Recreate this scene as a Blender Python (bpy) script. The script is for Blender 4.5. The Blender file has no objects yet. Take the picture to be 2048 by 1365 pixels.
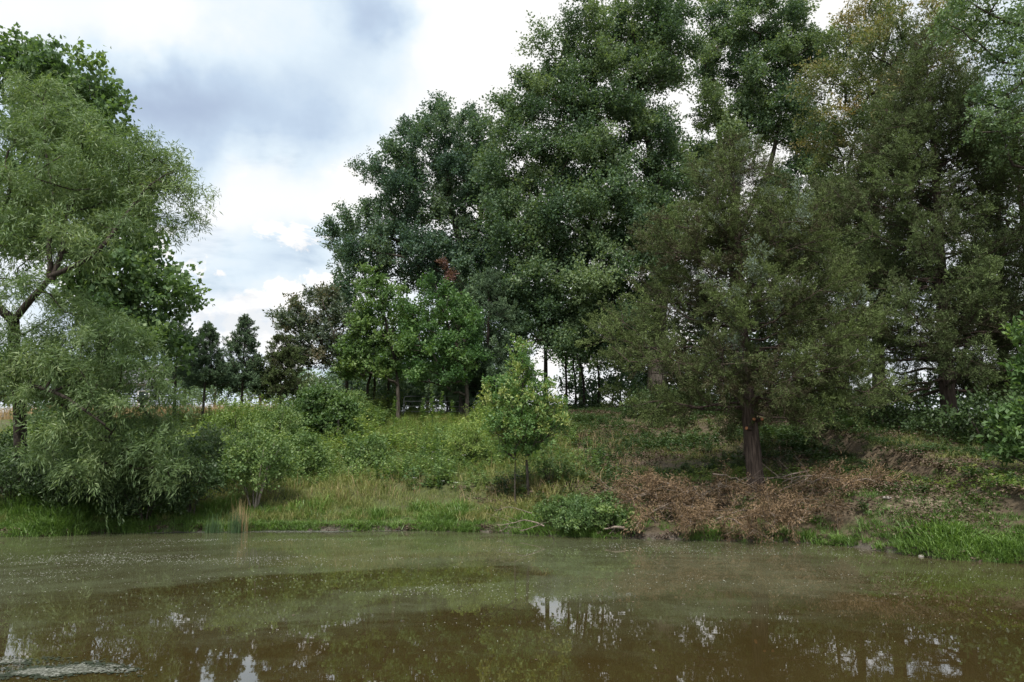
import bpy, math
import numpy as np

SC = bpy.context.scene
COL = SC.collection
PI = math.pi

# ------------------------------------------------------------------ camera
F, CU, CV = 1600.0, 1024.0, 682.5           # measured on the 2048 x 1365 photograph
CAM_Z = 1.6
PITCH = math.atan((924.0 - CV) / F)
cam_d = bpy.data.cameras.new('camera')
cam = bpy.data.objects.new('camera', cam_d)
COL.objects.link(cam)
cam_d.sensor_width = 36.0
cam_d.lens = 36.0 * F / 2048.0
cam_d.clip_start = 0.05
cam_d.clip_end = 9000.0
cam.location = (0, 0, CAM_Z)
cam.rotation_euler = (PI / 2 + PITCH, 0, 0)
SC.camera = cam


def W(u, v, D):
    """world point seen at photo pixel (u, v) at ground distance D"""
    xc, yc = (u - CU) / F, (CV - v) / F
    Y = math.cos(PITCH) - yc * math.sin(PITCH)
    Z = math.sin(PITCH) + yc * math.cos(PITCH)
    k = D / Y
    return np.array([xc * k, D, CAM_Z + Z * k])


def azel(u, v):
    p = W(u, v, 1.0) - np.array([0, 0, CAM_Z])
    p /= np.linalg.norm(p)
    return math.atan2(p[0], p[1]), math.asin(p[2])


# ------------------------------------------------------------------ world
SUN_EL, SUN_AZ = math.radians(57), math.radians(-170)     # azimuth clockwise from +Y (behind the camera, to the left)
world = bpy.data.worlds.new('World')
SC.world = world
world.use_nodes = True
wt = world.node_tree
wt.nodes.clear()


class NT:
    """small node-tree helper"""
    def __init__(self, tree):
        self.t = tree

    def n(self, kind, **kw):
        nd = self.t.nodes.new(kind)
        ins = kw.pop('ins', {})
        for k, val in kw.items():
            setattr(nd, k, val)
        for k, val in ins.items():
            self.set(nd.inputs[k], val)
        return nd

    def set(self, sock, val):
        if isinstance(val, bpy.types.NodeSocket):
            self.t.links.new(val, sock)
        elif isinstance(val, bpy.types.Node):
            self.t.links.new(val.outputs[0], sock)
        else:
            if sock.type == 'RGBA' and len(val) == 3:
                val = (*val, 1)
            sock.default_value = val

    def m(self, op, a, b=0.0, c=0.0, clamp=False):
        nd = self.t.nodes.new('ShaderNodeMath')
        nd.operation = op
        nd.use_clamp = clamp
        for i, val in enumerate((a, b, c)):
            self.set(nd.inputs[i], val)
        return nd.outputs[0]

    def vm(self, op, a, b=(0, 0, 0)):
        nd = self.t.nodes.new('ShaderNodeVectorMath')
        nd.operation = op
        self.set(nd.inputs[0], a)
        self.set(nd.inputs[1], b)
        return nd.outputs[0]

    def noise(self, vec, scale, detail=4, rough=0.55, dist=0.0):
        nd = self.n('ShaderNodeTexNoise', ins={'Vector': vec, 'Scale': scale, 'Detail': detail,
                                               'Roughness': rough, 'Distortion': dist})
        return nd.outputs['Fac']

    def ramp(self, fac, stops):
        nd = self.t.nodes.new('ShaderNodeValToRGB')
        self.set(nd.inputs[0], fac)
        el = nd.color_ramp.elements
        while len(el) < len(stops):
            el.new(0.5)
        for e, (p, c) in zip(el, stops):
            e.position = p
            e.color = (*c, 1)
        return nd.outputs[0]

    def mix(self, fac, a, b, mode='MIX'):
        nd = self.t.nodes.new('ShaderNodeMix')
        nd.data_type = 'RGBA'
        nd.blend_type = mode
        self.set(nd.inputs[0], fac)
        self.set(nd.inputs[6], a)
        self.set(nd.inputs[7], b)
        return nd.outputs[2]

    def smooth(self, x, lo, hi):
        nd = self.t.nodes.new('ShaderNodeMapRange')
        nd.interpolation_type = 'SMOOTHSTEP'
        self.set(nd.inputs[0], x)
        self.set(nd.inputs[1], lo)
        self.set(nd.inputs[2], hi)
        return nd.outputs[0]

    def xyz(self, vec):
        s = self.t.nodes.new('ShaderNodeSeparateXYZ')
        self.set(s.inputs[0], vec)
        return s.outputs[0], s.outputs[1], s.outputs[2]

    def comb(self, x, y, z):
        s = self.t.nodes.new('ShaderNodeCombineXYZ')
        for i, val in enumerate((x, y, z)):
            self.set(s.inputs[i], val)
        return s.outputs[0]


w = NT(wt)
direc = w.n('ShaderNodeTexCoord').outputs['Generated']
dx, dy, dz = w.xyz(direc)
sky = w.n('ShaderNodeTexSky', sky_type='NISHITA', sun_disc=False, sun_elevation=SUN_EL, sun_rotation=SUN_AZ)
warp = w.n('ShaderNodeTexNoise', ins={'Vector': direc, 'Scale': 5.0, 'Detail': 5.0, 'Roughness': 0.55}).outputs['Color']
wx, wy, wz = w.xyz(warp)
az = w.m('ADD', w.m('ARCTAN2', dx, dy), w.m('MULTIPLY', w.m('SUBTRACT', wx, 0.5), 0.30))
el = w.m('ADD', w.m('ARCSINE', dz), w.m('MULTIPLY', w.m('SUBTRACT', wy, 0.5), 0.20))


def blob(u, v, ru, rv, amp):
    a, e = azel(u, v)
    sa, se = ru / F, rv / F
    q1 = w.m('POWER', w.m('ABSOLUTE', w.m('DIVIDE', w.m('SUBTRACT', az, a), sa)), 2.0)
    q2 = w.m('POWER', w.m('ABSOLUTE', w.m('DIVIDE', w.m('SUBTRACT', el, e), se)), 2.0)
    return w.m('MULTIPLY', w.m('EXPONENT', w.m('MULTIPLY', w.m('ADD', q1, q2), -1.0)), amp)


den = w.m('ADD', w.m('MAXIMUM', dz, 0.0), 0.22)
flat = w.comb(w.m('DIVIDE', dx, den), w.m('DIVIDE', dy, den), 0.0)
n_big = w.noise(w.vm('ADD', flat, (3.7, 1.3, 0.0)), 0.9, 5, 0.5, 0.4)
n_mid = w.noise(w.vm('ADD', flat, (9.1, 4.3, 2.0)), 2.6, 6, 0.58, 0.3)
bright = w.m('ADD', 0.62, w.m('MULTIPLY', w.m('SUBTRACT', n_big, 0.5), 0.9))
bright = w.m('ADD', bright, w.m('MULTIPLY', w.m('SUBTRACT', n_mid, 0.5), 0.55))
for b in ((390, 235, 240, 90, -0.46), (230, 150, 190, 90, -0.22), (760, 10, 120, 75, -0.60), (700, 130, 200, 110, -0.18),
          (560, 220, 190, 120, -0.12), (560, 520, 130, 60, -0.30), (1030, 170, 240, 330, 0.70), (60, 30, 180, 80, 0.25),
          (370, 30, 90, 60, 0.35), (440, 420, 220, 90, 0.22), (520, 620, 170, 70, 0.40), (1500, 200, 380, 400, 0.5),
          (720, 400, 120, 80, 0.25)):
    bright = w.m('ADD', bright, blob(*b))
cloud = w.ramp(bright, [(0.0, (0.40, 0.49, 0.65)), (0.28, (0.53, 0.65, 0.80)), (0.52, (0.72, 0.83, 0.92)),
                        (0.75, (0.90, 0.93, 0.97)), (1.0, (0.96, 0.955, 0.95))])
# small cumulus puffs low in the sky, white heads on the blue-grey
puff_n = w.noise(w.vm('MULTIPLY', direc, (1.0, 1.0, 1.5)), 13.0, 7, 0.60, 0.35)
for b in ((655, 405, 60, 34, .16), (605, 462, 40, 20, .14), (370, 505, 70, 34, .15), (500, 610, 90, 40, .18), (430, 395, 60, 26, .10), (520, 470, 60, 26, .06),
          (620, 575, 60, 26, .12), (400, 235, 330, 130, -.25), (760, 60, 200, 140, -.2), (560, 530, 60, 26, -.10)):
    puff_n = w.m('ADD', puff_n, blob(*b))
puff = w.smooth(puff_n, 0.545, 0.61)
lowband = w.m('MULTIPLY', w.smooth(dz, 0.05, 0.12), w.m('SUBTRACT', 1.0, w.smooth(dz, 0.36, 0.46)))
cloud = w.mix(w.m('MULTIPLY', w.m('MULTIPLY', puff, lowband), 0.9), cloud, (1.02, 1.0, 0.98))
cover = w.smooth(w.m('ADD', n_mid, w.m('MULTIPLY', n_big, 0.8)), 0.50, 0.85)
cover = w.m('MAXIMUM', cover, 0.72)
skycol = w.mix(cover, sky.outputs[0], w.vm('SCALE', cloud))
wt.nodes[-1]
for nd in wt.nodes:
    if nd.bl_idname == 'ShaderNodeVectorMath' and nd.operation == 'SCALE':
        nd.inputs['Scale'].default_value = 10.0
bg = w.n('ShaderNodeBackground', ins={'Color': skycol, 'Strength': 0.1})
wo = w.n('ShaderNodeOutputWorld', ins={'Surface': bg.outputs[0]})

sun_d = bpy.data.lights.new('sun', 'SUN')
sun_d.energy = 4.6
sun_d.angle = math.radians(11)
sun_d.color = (1.0, 0.95, 0.88)
sun = bpy.data.objects.new('sun', sun_d)
COL.objects.link(sun)
sun.location = (20, 40, 60)
sun.rotation_euler = (PI / 2 - SUN_EL, 0, PI - SUN_AZ)

SC.render.engine = 'CYCLES'
SC.cycles.max_bounces = 6
SC.cycles.diffuse_bounces = 3
SC.cycles.glossy_bounces = 3
SC.cycles.transmission_bounces = 3
SC.cycles.use_denoising = True
SC.cycles.sample_clamp_indirect = 6
SC.view_settings.view_transform = 'Standard'
SC.view_settings.look = 'None'
SC.view_settings.gamma = 1.0
SC.view_settings.use_curve_mapping = False
SC.view_settings.exposure = 0.12


# ------------------------------------------------------------------ object helpers
def link(o, parent=None):
    COL.objects.link(o)
    if parent is not None:
        o.parent = parent
    return o


def tag(o, label=None, cat=None, group=None, kind=None):
    for k, val in (('label', label), ('category', cat), ('group', group), ('kind', kind)):
        if val:
            o[k] = val
    return o


def thing(name, label, cat, loc, group=None):
    o = bpy.data.objects.new(name, None)
    o.empty_display_size = 0.2
    o.location = tuple(float(c) for c in loc)
    link(o)
    return tag(o, label, cat, group)


def mesh_obj(name, V, Q, mat, parent=None, tint=None, smooth=False, origin=None):
    """V (n,3) verts, Q (m,4) quads, tint (m) per-face value"""
    V = np.asarray(V, dtype=np.float64)
    if origin is not None:
        V = V - np.asarray(origin)
    Q = np.asarray(Q, dtype=np.int32)
    me = bpy.data.meshes.new(name)
    n, m = len(V), len(Q)
    k = Q.shape[1]
    me.vertices.add(n)
    me.vertices.foreach_set('co', V.astype(np.float32).ravel())
    me.loops.add(m * k)
    me.loops.foreach_set('vertex_index', Q.ravel())
    me.polygons.add(m)
    me.polygons.foreach_set('loop_start', np.arange(0, m * k, k, dtype=np.int32))
    me.update(calc_edges=True)
    if tint is not None:
        a = me.attributes.new('tint', 'FLOAT', 'FACE')
        a.data.foreach_set('value', np.asarray(tint, dtype=np.float32))
    if smooth:
        me.shade_smooth()
    me.materials.append(mat)
    o = bpy.data.objects.new(name, me)
    return link(o, parent)


def nrm(a):
    return a / np.maximum(np.linalg.norm(a, axis=-1, keepdims=True), 1e-9)


class Geo:
    """collects quads from several builders into one mesh"""
    def __init__(self):
        self.V, self.Q, self.T, self.n = [], [], [], 0

    def add(self, V, Q, T=None):
        self.V.append(V)
        self.Q.append(np.asarray(Q) + self.n)
        self.T.append(np.zeros(len(Q)) if T is None else np.asarray(T))
        self.n += len(V)

    def build(self, name, mat, parent=None, smooth=False, origin=None):
        return mesh_obj(name, np.concatenate(self.V), np.concatenate(self.Q), mat, parent,
                        np.concatenate(self.T), smooth, origin)


def leaf_quads(pos, axis, normal, L, Wd, fold=0.12):
    """one folded rhombus per leaf"""
    axis = nrm(axis)
    side = nrm(np.cross(axis, normal))
    nn = np.cross(side, axis)
    L = np.broadcast_to(L, (len(pos),))[:, None]
    Wd = np.broadcast_to(Wd, (len(pos),))[:, None]
    mid = pos + axis * L * 0.45
    a = mid + side * Wd * 0.5 + nn * fold * Wd
    b = mid - side * Wd * 0.5 + nn * fold * Wd
    tip = pos + axis * L - nn * fold * L * 0.4
    V = np.stack([pos, a, tip, b], 1).reshape(-1, 3)
    Q = np.arange(len(V)).reshape(-1, 4)
    return V, Q


def blades(rng, pos, L, Wd, lean=0.35, dirs=None):
    """two-quad grass blades"""
    n = len(pos)
    th = rng.uniform(0, 2 * PI, n)
    h = np.stack([np.cos(th), np.sin(th), np.zeros(n)], 1)
    if dirs is not None:
        h = nrm(h + dirs)
    s = np.stack([-np.sin(th), np.cos(th), np.zeros(n)], 1)
    ph = rng.uniform(-0.9, 0.9, n)[:, None]
    s = nrm(s * np.cos(ph) + h * np.sin(ph))
    L = np.broadcast_to(L, (n,))[:, None]
    Wd = np.broadcast_to(Wd, (n,))[:, None]
    ln = (rng.uniform(0.3, 1.6, n) * lean)[:, None]
    up = np.array([0, 0, 1.0])
    p1 = pos + up * L * 0.55 + h * L * ln * 0.28
    p2 = pos + up * L * (1.0 - 0.35 * ln) + h * L * ln * 1.0
    V = np.stack([pos - s * Wd * .5, pos + s * Wd * .5, p1 + s * Wd * .42, p1 - s * Wd * .42,
                  p2 + s * Wd * .06, p2 - s * Wd * .06], 1).reshape(-1, 3)
    b = (np.arange(n) * 6)[:, None]
    Q = np.concatenate([b + np.array([0, 1, 2, 3]), b + np.array([3, 2, 4, 5])], 1).reshape(-1, 4)
    return V, Q


def segs(p0, p1, r0, r1, k=4):
    d = nrm(p1 - p0)
    ref = np.where(np.abs(d[:, 2:3]) > 0.9, np.array([[1.0, 0, 0]]), np.array([[0, 0, 1.0]]))
    a = nrm(np.cross(d, ref))
    b = np.cross(d, a)
    an = np.arange(k) * 2 * PI / k
    ring = a[:, None, :] * np.cos(an)[None, :, None] + b[:, None, :] * np.sin(an)[None, :, None]
    R0 = p0[:, None] + ring * np.broadcast_to(r0, (len(p0),))[:, None, None]
    R1 = (p1 + d * np.broadcast_to(r1, (len(p0),))[:, None] * .4)[:, None] + ring * np.broadcast_to(r1, (len(p0),))[:, None, None]
    V = np.concatenate([R0, R1], 1).reshape(-1, 3)
    i = np.arange(k)
    j = (i + 1) % k
    q = np.stack([i, j, j + k, i + k], 1)
    Q = ((np.arange(len(p0)) * 2 * k)[:, None, None] + q[None]).reshape(-1, 4)
    return V, Q


def tube(pts, rad, k=8, flutes=0.0, rng=None, cap=True):
    pts = np.asarray(pts, float)
    rad = np.asarray(rad, float)
    tan = nrm(np.gradient(pts, axis=0))
    ref = np.array([1.0, 0, 0]) if abs(tan[:, 0]).mean() < 0.8 else np.array([0, 1.0, 0])
    a = nrm(np.cross(np.broadcast_to(ref, tan.shape), tan))
    b = np.cross(tan, a)
    an = np.arange(k) * 2 * PI / k
    rr = np.ones((len(pts), k))
    if flutes and rng is not None:
        base = rng.normal(0, flutes, k)
        rr = 1 + base[None] + rng.normal(0, flutes * 0.4, (len(pts), k))
    V = pts[:, None] + (rad[:, None] * rr)[..., None] * (a[:, None] * np.cos(an)[None, :, None] + b[:, None] * np.sin(an)[None, :, None])
    V = V.reshape(-1, 3)
    n = len(pts)
    i = np.arange(k)
    j = (i + 1) % k
    Q = np.concatenate([np.stack([i + r * k, j + r * k, j + (r + 1) * k, i + (r + 1) * k], 1) for r in range(n - 1)])
    if cap:
        c = len(V)
        V = np.concatenate([V, pts[-1:] + tan[-1:] * 0.002])
        base = (n - 1) * k
        Q = np.concatenate([Q, np.array([[base + t, base + (t + 1) % k, base + (t + 2) % k, c] for t in range(0, k, 2)])])
    return V, Q


def smooth_path(ctrl, n):
    """Catmull-Rom through control points"""
    c = np.asarray(ctrl, float)
    c = np.concatenate([2 * c[:1] - c[1:2], c, 2 * c[-1:] - c[-2:-1]])
    m = len(c) - 3
    t = np.linspace(0, m - 1e-6, n)
    i = t.astype(int)
    f = (t - i)[:, None]
    p0, p1, p2, p3 = c[i], c[i + 1], c[i + 2], c[i + 3]
    return 0.5 * (2 * p1 + (p2 - p0) * f + (2 * p0 - 5 * p1 + 4 * p2 - p3) * f ** 2 + (3 * p1 - p0 - 3 * p2 + p3) * f ** 3)


# ------------------------------------------------------------------ materials
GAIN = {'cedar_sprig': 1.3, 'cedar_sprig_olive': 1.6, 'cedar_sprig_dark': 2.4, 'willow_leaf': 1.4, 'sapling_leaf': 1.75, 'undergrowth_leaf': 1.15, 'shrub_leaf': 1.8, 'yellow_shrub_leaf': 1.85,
        'pale_leaf': 1.5, 'elm_leaf': 1.35, 'maple_leaf': 1.35, 'bronze_leaf': 1.9, 'sycamore_leaf': 1.65, 'meadow_blade': 1.55,
        'fallen_leaf': 1.1, 'bank_grass_blade': 1.15, 'dry_blade': 1.0, 'dead_cedar_sprig': 1.0, 'dead_red_leaf': .6, 'oak_leaf_bronze': 1.9, 'oak_leaf': 1.85, 'oak_leaf_cool': 1.8}


def leaf_mat(name, dark, mid, light, transl=0.34, rough=0.5, spec=0.38, accent=None):
    m = bpy.data.materials.new(name)
    m.use_nodes = True
    t = NT(m.node_tree)
    m.node_tree.nodes.clear()
    at = t.n('ShaderNodeAttribute', attribute_name='tint').outputs['Fac']
    off = t.n('ShaderNodeAttribute', attribute_type='INSTANCER', attribute_name='toff').outputs['Fac']
    low = t.m('MINIMUM', t.m('MAXIMUM', t.m('ADD', at, off), 0.0), 0.89)
    at = t.m('ADD', t.m('MULTIPLY', low, t.m('LESS_THAN', at, 0.95)), t.m('GREATER_THAN', at, 0.95))
    stops = [(0.0, dark), (0.5, mid), (0.9, light)]
    if accent:
        stops = [(0.0, dark), (0.45, mid), (0.80, light), (0.90, light), (0.93, accent)]
    gn = GAIN.get(name, 1.25)
    stops = [(p, tuple(min(.85, gn * (0.88 * x + 0.12 * (0.3 * c[0] + 0.6 * c[1] + 0.1 * c[2]))) for x in c)) for p, c in stops]
    col = t.ramp(at, stops)
    pb = t.n('ShaderNodeBsdfPrincipled', ins={'Base Color': col, 'Roughness': rough, 'Specular IOR Level': spec})
    tc = t.mix(1.0, col, (1.25, 1.3, 0.6), 'MULTIPLY')
    tr = t.n('ShaderNodeBsdfTranslucent', ins={'Color': tc})
    ms = t.n('ShaderNodeMixShader', ins={0: transl, 1: pb.outputs[0], 2: tr.outputs[0]})
    t.n('ShaderNodeOutputMaterial', ins={'Surface': ms.outputs[0]})
    return m


def bark_mat(name, dark, light, zscale=0.18, scale=22, bump=0.6):
    m = bpy.data.materials.new(name)
    m.use_nodes = True
    t = NT(m.node_tree)
    m.node_tree.nodes.clear()
    oc = t.n('ShaderNodeTexCoord').outputs['Object']
    v = t.vm('MULTIPLY', oc, (1, 1, zscale))
    n1 = t.noise(v, scale, 6, 0.65, 0.4)
    n2 = t.noise(oc, 2.5, 4, 0.6)
    f = t.smooth(n1, 0.34, 0.66)
    col = t.mix(f, dark, light)
    col = t.mix(t.m('MULTIPLY', t.smooth(n2, 0.5, 0.7), 0.35), col, tuple(c * 0.8 + 0.02 for c in light))
    bp = t.n('ShaderNodeBump', ins={'Strength': bump, 'Distance': 0.02, 'Height': n1})
    pb = t.n('ShaderNodeBsdfPrincipled', ins={'Base Color': col, 'Roughness': 0.9, 'Specular IOR Level': 0.15, 'Normal': bp.outputs[0]})
    t.n('ShaderNodeOutputMaterial', ins={'Surface': pb.outputs[0]})
    return m


def plain_mat(name, col, rough=0.6, metal=0.0, var=0.25, scale=8.0):
    m = bpy.data.materials.new(name)
    m.use_nodes = True
    t = NT(m.node_tree)
    m.node_tree.nodes.clear()
    oc = t.n('ShaderNodeTexCoord').outputs['Object']
    n1 = t.noise(oc, scale, 5, 0.6)
    c = t.mix(n1, tuple(x * (1 - var) for x in col), tuple(min(1, x * (1 + var)) for x in col))
    pb = t.n('ShaderNodeBsdfPrincipled', ins={'Base Color': c, 'Roughness': rough, 'Metallic': metal})
    t.n('ShaderNodeOutputMaterial', ins={'Surface': pb.outputs[0]})
    return m


M = {
    'oak': leaf_mat('oak_leaf', (0.030, 0.058, 0.030), (0.054, 0.094, 0.044), (0.105, 0.145, 0.062)),
    'oak_blue': leaf_mat('oak_leaf_cool', (0.028, 0.058, 0.040), (0.050, 0.092, 0.056), (0.090, 0.135, 0.078)),
    'oak_brown': leaf_mat('oak_leaf_bronze', (0.036, 0.060, 0.022), (0.070, 0.090, 0.034), (0.170, 0.130, 0.048)),
    'bronze': leaf_mat('bronze_leaf', (0.034, 0.050, 0.034), (0.052, 0.074, 0.046), (0.105, 0.085, 0.052)),
    'maple': leaf_mat('maple_leaf', (0.054, 0.112, 0.030), (0.088, 0.158, 0.042), (0.165, 0.240, 0.062), 0.36),
    'elm': leaf_mat('elm_leaf', (0.034, 0.086, 0.024), (0.058, 0.130, 0.034), (0.120, 0.210, 0.050), 0.34),
    'syc': leaf_mat('sycamore_leaf', (0.040, 0.078, 0.030), (0.066, 0.118, 0.042), (0.120, 0.180, 0.060), 0.36),
    'willow': leaf_mat('willow_leaf', (0.060, 0.106, 0.038), (0.104, 0.165, 0.060), (0.188, 0.245, 0.098), 0.36),
    'sapling': leaf_mat('sapling_leaf', (0.045, 0.100, 0.026), (0.085, 0.155, 0.038), (0.210, 0.230, 0.065), 0.34),
    'ash': leaf_mat('pale_leaf', (0.060, 0.110, 0.045), (0.095, 0.155, 0.065), (0.160, 0.220, 0.095), 0.34),
    'cedar': leaf_mat('cedar_sprig', (0.056, 0.046, 0.024), (0.056, 0.080, 0.022), (0.096, 0.134, 0.034), 0.15, 0.65, 0.2,
                      accent=(0.15, 0.195, 0.16)),
    'cedar_dark': leaf_mat('cedar_sprig_dark', (0.026, 0.044, 0.026), (0.042, 0.070, 0.036), (0.070, 0.105, 0.050), 0.15, 0.65, 0.2),
    'cedar_olive': leaf_mat('cedar_sprig_olive', (0.042, 0.040, 0.020), (0.050, 0.074, 0.024), (0.086, 0.122, 0.036), 0.18, 0.65, 0.2),
    'dead': leaf_mat('dead_cedar_sprig', (0.088, 0.058, 0.032), (0.180, 0.118, 0.064), (0.320, 0.215, 0.122), 0.15, 0.8, 0.1),
    'red': leaf_mat('dead_red_leaf', (0.190, 0.085, 0.065), (0.270, 0.135, 0.105), (0.350, 0.200, 0.150), 0.3),
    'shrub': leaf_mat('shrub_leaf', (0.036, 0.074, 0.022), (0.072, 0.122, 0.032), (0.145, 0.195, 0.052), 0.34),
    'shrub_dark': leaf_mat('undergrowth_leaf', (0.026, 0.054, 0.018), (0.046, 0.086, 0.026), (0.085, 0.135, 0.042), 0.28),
    'shrub_yel': leaf_mat('yellow_shrub_leaf', (0.060, 0.105, 0.022), (0.115, 0.170, 0.034), (0.220, 0.240, 0.055), 0.32),
    'shrub_grey': leaf_mat('grey_shrub_leaf', (0.050, 0.092, 0.040), (0.090, 0.140, 0.060), (0.180, 0.200, 0.110), 0.30),
    'far': leaf_mat('far_leaf', (0.060, 0.110, 0.060), (0.100, 0.170, 0.090), (0.160, 0.240, 0.130), 0.32),
    'grass': leaf_mat('bank_grass_blade', (0.065, 0.130, 0.022), (0.115, 0.210, 0.034), (0.200, 0.320, 0.055), 0.35, 0.45),
    'meadow': leaf_mat('meadow_blade', (0.085, 0.108, 0.028), (0.145, 0.168, 0.042), (0.270, 0.228, 0.098), 0.32, 0.6, 0.2),
    'dry': leaf_mat('dry_blade', (0.250, 0.170, 0.085), (0.390, 0.280, 0.145), (0.520, 0.390, 0.220), 0.25, 0.7, 0.15),
    'rush': leaf_mat('rush_blade', (0.030, 0.065, 0.025), (0.050, 0.098, 0.034), (0.090, 0.140, 0.050), 0.25),
    'litter': leaf_mat('fallen_leaf', (0.060, 0.040, 0.028), (0.115, 0.080, 0.056), (0.210, 0.155, 0.115), 0.1, 0.8, 0.2),
    'scum': leaf_mat('scum_flake', (0.020, 0.030, 0.014), (0.060, 0.066, 0.044), (0.250, 0.255, 0.220), 0.05, 0.6, 0.2),
    'bark': bark_mat('grey_bark', (0.030, 0.025, 0.020), (0.110, 0.095, 0.078)),
    'bark_dark': bark_mat('dark_bark', (0.020, 0.016, 0.013), (0.075, 0.062, 0.052)),
    'bark_cedar': bark_mat('cedar_bark', (0.034, 0.025, 0.020), (0.122, 0.092, 0.076), 0.07, 34, 1.0),
    'bark_pale': bark_mat('pale_bark', (0.120, 0.105, 0.088), (0.300, 0.265, 0.225)),
    'wood_dead': bark_mat('dead_wood', (0.095, 0.075, 0.060), (0.290, 0.240, 0.195)),
    'cut': plain_mat('fresh_cut_wood', (0.46, 0.20, 0.09), 0.7),
    'post': bark_mat('weathered_post', (0.060, 0.052, 0.045), (0.190, 0.170, 0.150)),
    'gate': plain_mat('galvanised_gate', (0.30, 0.30, 0.31), 0.5, 0.0),
    'white': plain_mat('white_petal', (0.80, 0.80, 0.76), 0.6, 0, 0.05),
    'siding': plain_mat('blue_grey_siding', (0.42, 0.48, 0.60), 0.6, 0, 0.08),
    'trim': plain_mat('white_trim', (0.80, 0.81, 0.82), 0.5, 0, 0.04),
    'roof': plain_mat('roof_shingle', (0.20, 0.20, 0.22), 0.8, 0, 0.2, 14),
    'glass': plain_mat('window_glass', (0.04, 0.05, 0.06), 0.08, 0, 0.1),
    'stone': plain_mat('pale_stone', (0.34, 0.31, 0.28), 0.85, 0, 0.25, 12),
    'speck': plain_mat('floating_speck', (0.66, 0.67, 0.60), 0.6, 0, 0.15),
}

# ------------------------------------------------------------------ terrain
SHORE_PX = [(-700, 1092), (-300, 1082), (0, 1074), (120, 1072), (200, 1067), (300, 1066), (420, 1063), (560, 1062), (700, 1062), (850, 1062),
            (1000, 1066), (1100, 1072), (1250, 1078), (1400, 1080), (1500, 1083), (1600, 1086), (1720, 1095), (1800, 1108),
            (1880, 1118), (1960, 1123), (2048, 1127), (2200, 1140), (2600, 1210)]


def ray_ground(u, v, z=0.0):
    p = W(u, v, 1.0) - np.array([0, 0, CAM_Z])
    k = (z - CAM_Z) / p[2]
    return np.array([0, 0, CAM_Z]) + p * k


_sh = np.array([ray_ground(u, v) for u, v in SHORE_PX])


def nz(x, y, s, seed=0.0):
    """cheap smooth pseudo-noise in about -1..1"""
    a = np.sin(x * s * 1.00 + 1.7 * seed + 1.3 * np.sin(y * s * 0.73 + seed))
    b = np.sin(y * s * 1.13 + 2.9 * seed + 1.7 * np.sin(x * s * 0.61 - seed))
    c = np.sin((x + y) * s * 0.57 + 4.1 * seed + 1.1 * np.sin((x - y) * s * 0.83))
    return (a + b + c) / 3.0


def shore_y(x):
    return np.interp(x, _sh[:, 0], _sh[:, 1]) + 0.10 * nz(x, x * 0.3, 2.3, 1.0) + 0.05 * nz(x, 0 * x, 6.1, 2.0)


_PT = [-60, -6, -2, -0.25, 0, 0.12, 0.5, 1.2, 2.5, 6, 10, 15, 19, 23, 32, 60, 120, 400, 8000]
_PZ = [-1.2, -1.2, -0.8, -0.12, 0.0, 0.09, 0.20, 0.48, 0.95, 1.38, 2.12, 3.18, 3.80, 4.20, 4.6, 5.4, 6.2, 6.2, 6.2]


def ground(x, y):
    x = np.asarray(x, float)
    y = np.asarray(y, float)
    t = y - shore_y(x)
    z = np.interp(t, _PT, _PZ)
    s = np.interp(x, [-40, -16, -11, -3, 6, 12, 20], [0.88, 0.88, 0.93, 1.0, 1.0, 0.84, 0.80])
    s = 1 + (s - 1) * np.clip(t / 4.0, 0, 1)
    bump = 0.10 * nz(x, y, 1.1, 3.0) + 0.05 * nz(x, y, 3.1, 5.0) + 0.025 * nz(x, y, 7.7, 6.0)
    z = np.where(z > 0, z * s + bump * np.clip(t / 2.5, 0, 1), z)
    # the near bank where the photographer stands
    near = np.clip((2.6 + 0.3 * nz(x, y, 0.9, 8.0) - y) / 2.5, 0, 1)
    z = np.maximum(z, -1.2 + 1.28 * near ** 0.5 * (near > 0)) if np.ndim(z) else max(float(z), -1.2 + 1.28 * near ** 0.5 * (near > 0))
    return z


def gpt(u, D, sink=0.0):
    """ground point under photo column u at distance D"""
    z = 1.0
    for _ in range(4):
        dep = D * math.cos(PITCH) + (z - CAM_Z) * math.sin(PITCH)
        x = (u - CU) / F * dep
        z = float(ground(x, D))
    return np.array([x, D, z - sink])


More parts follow.
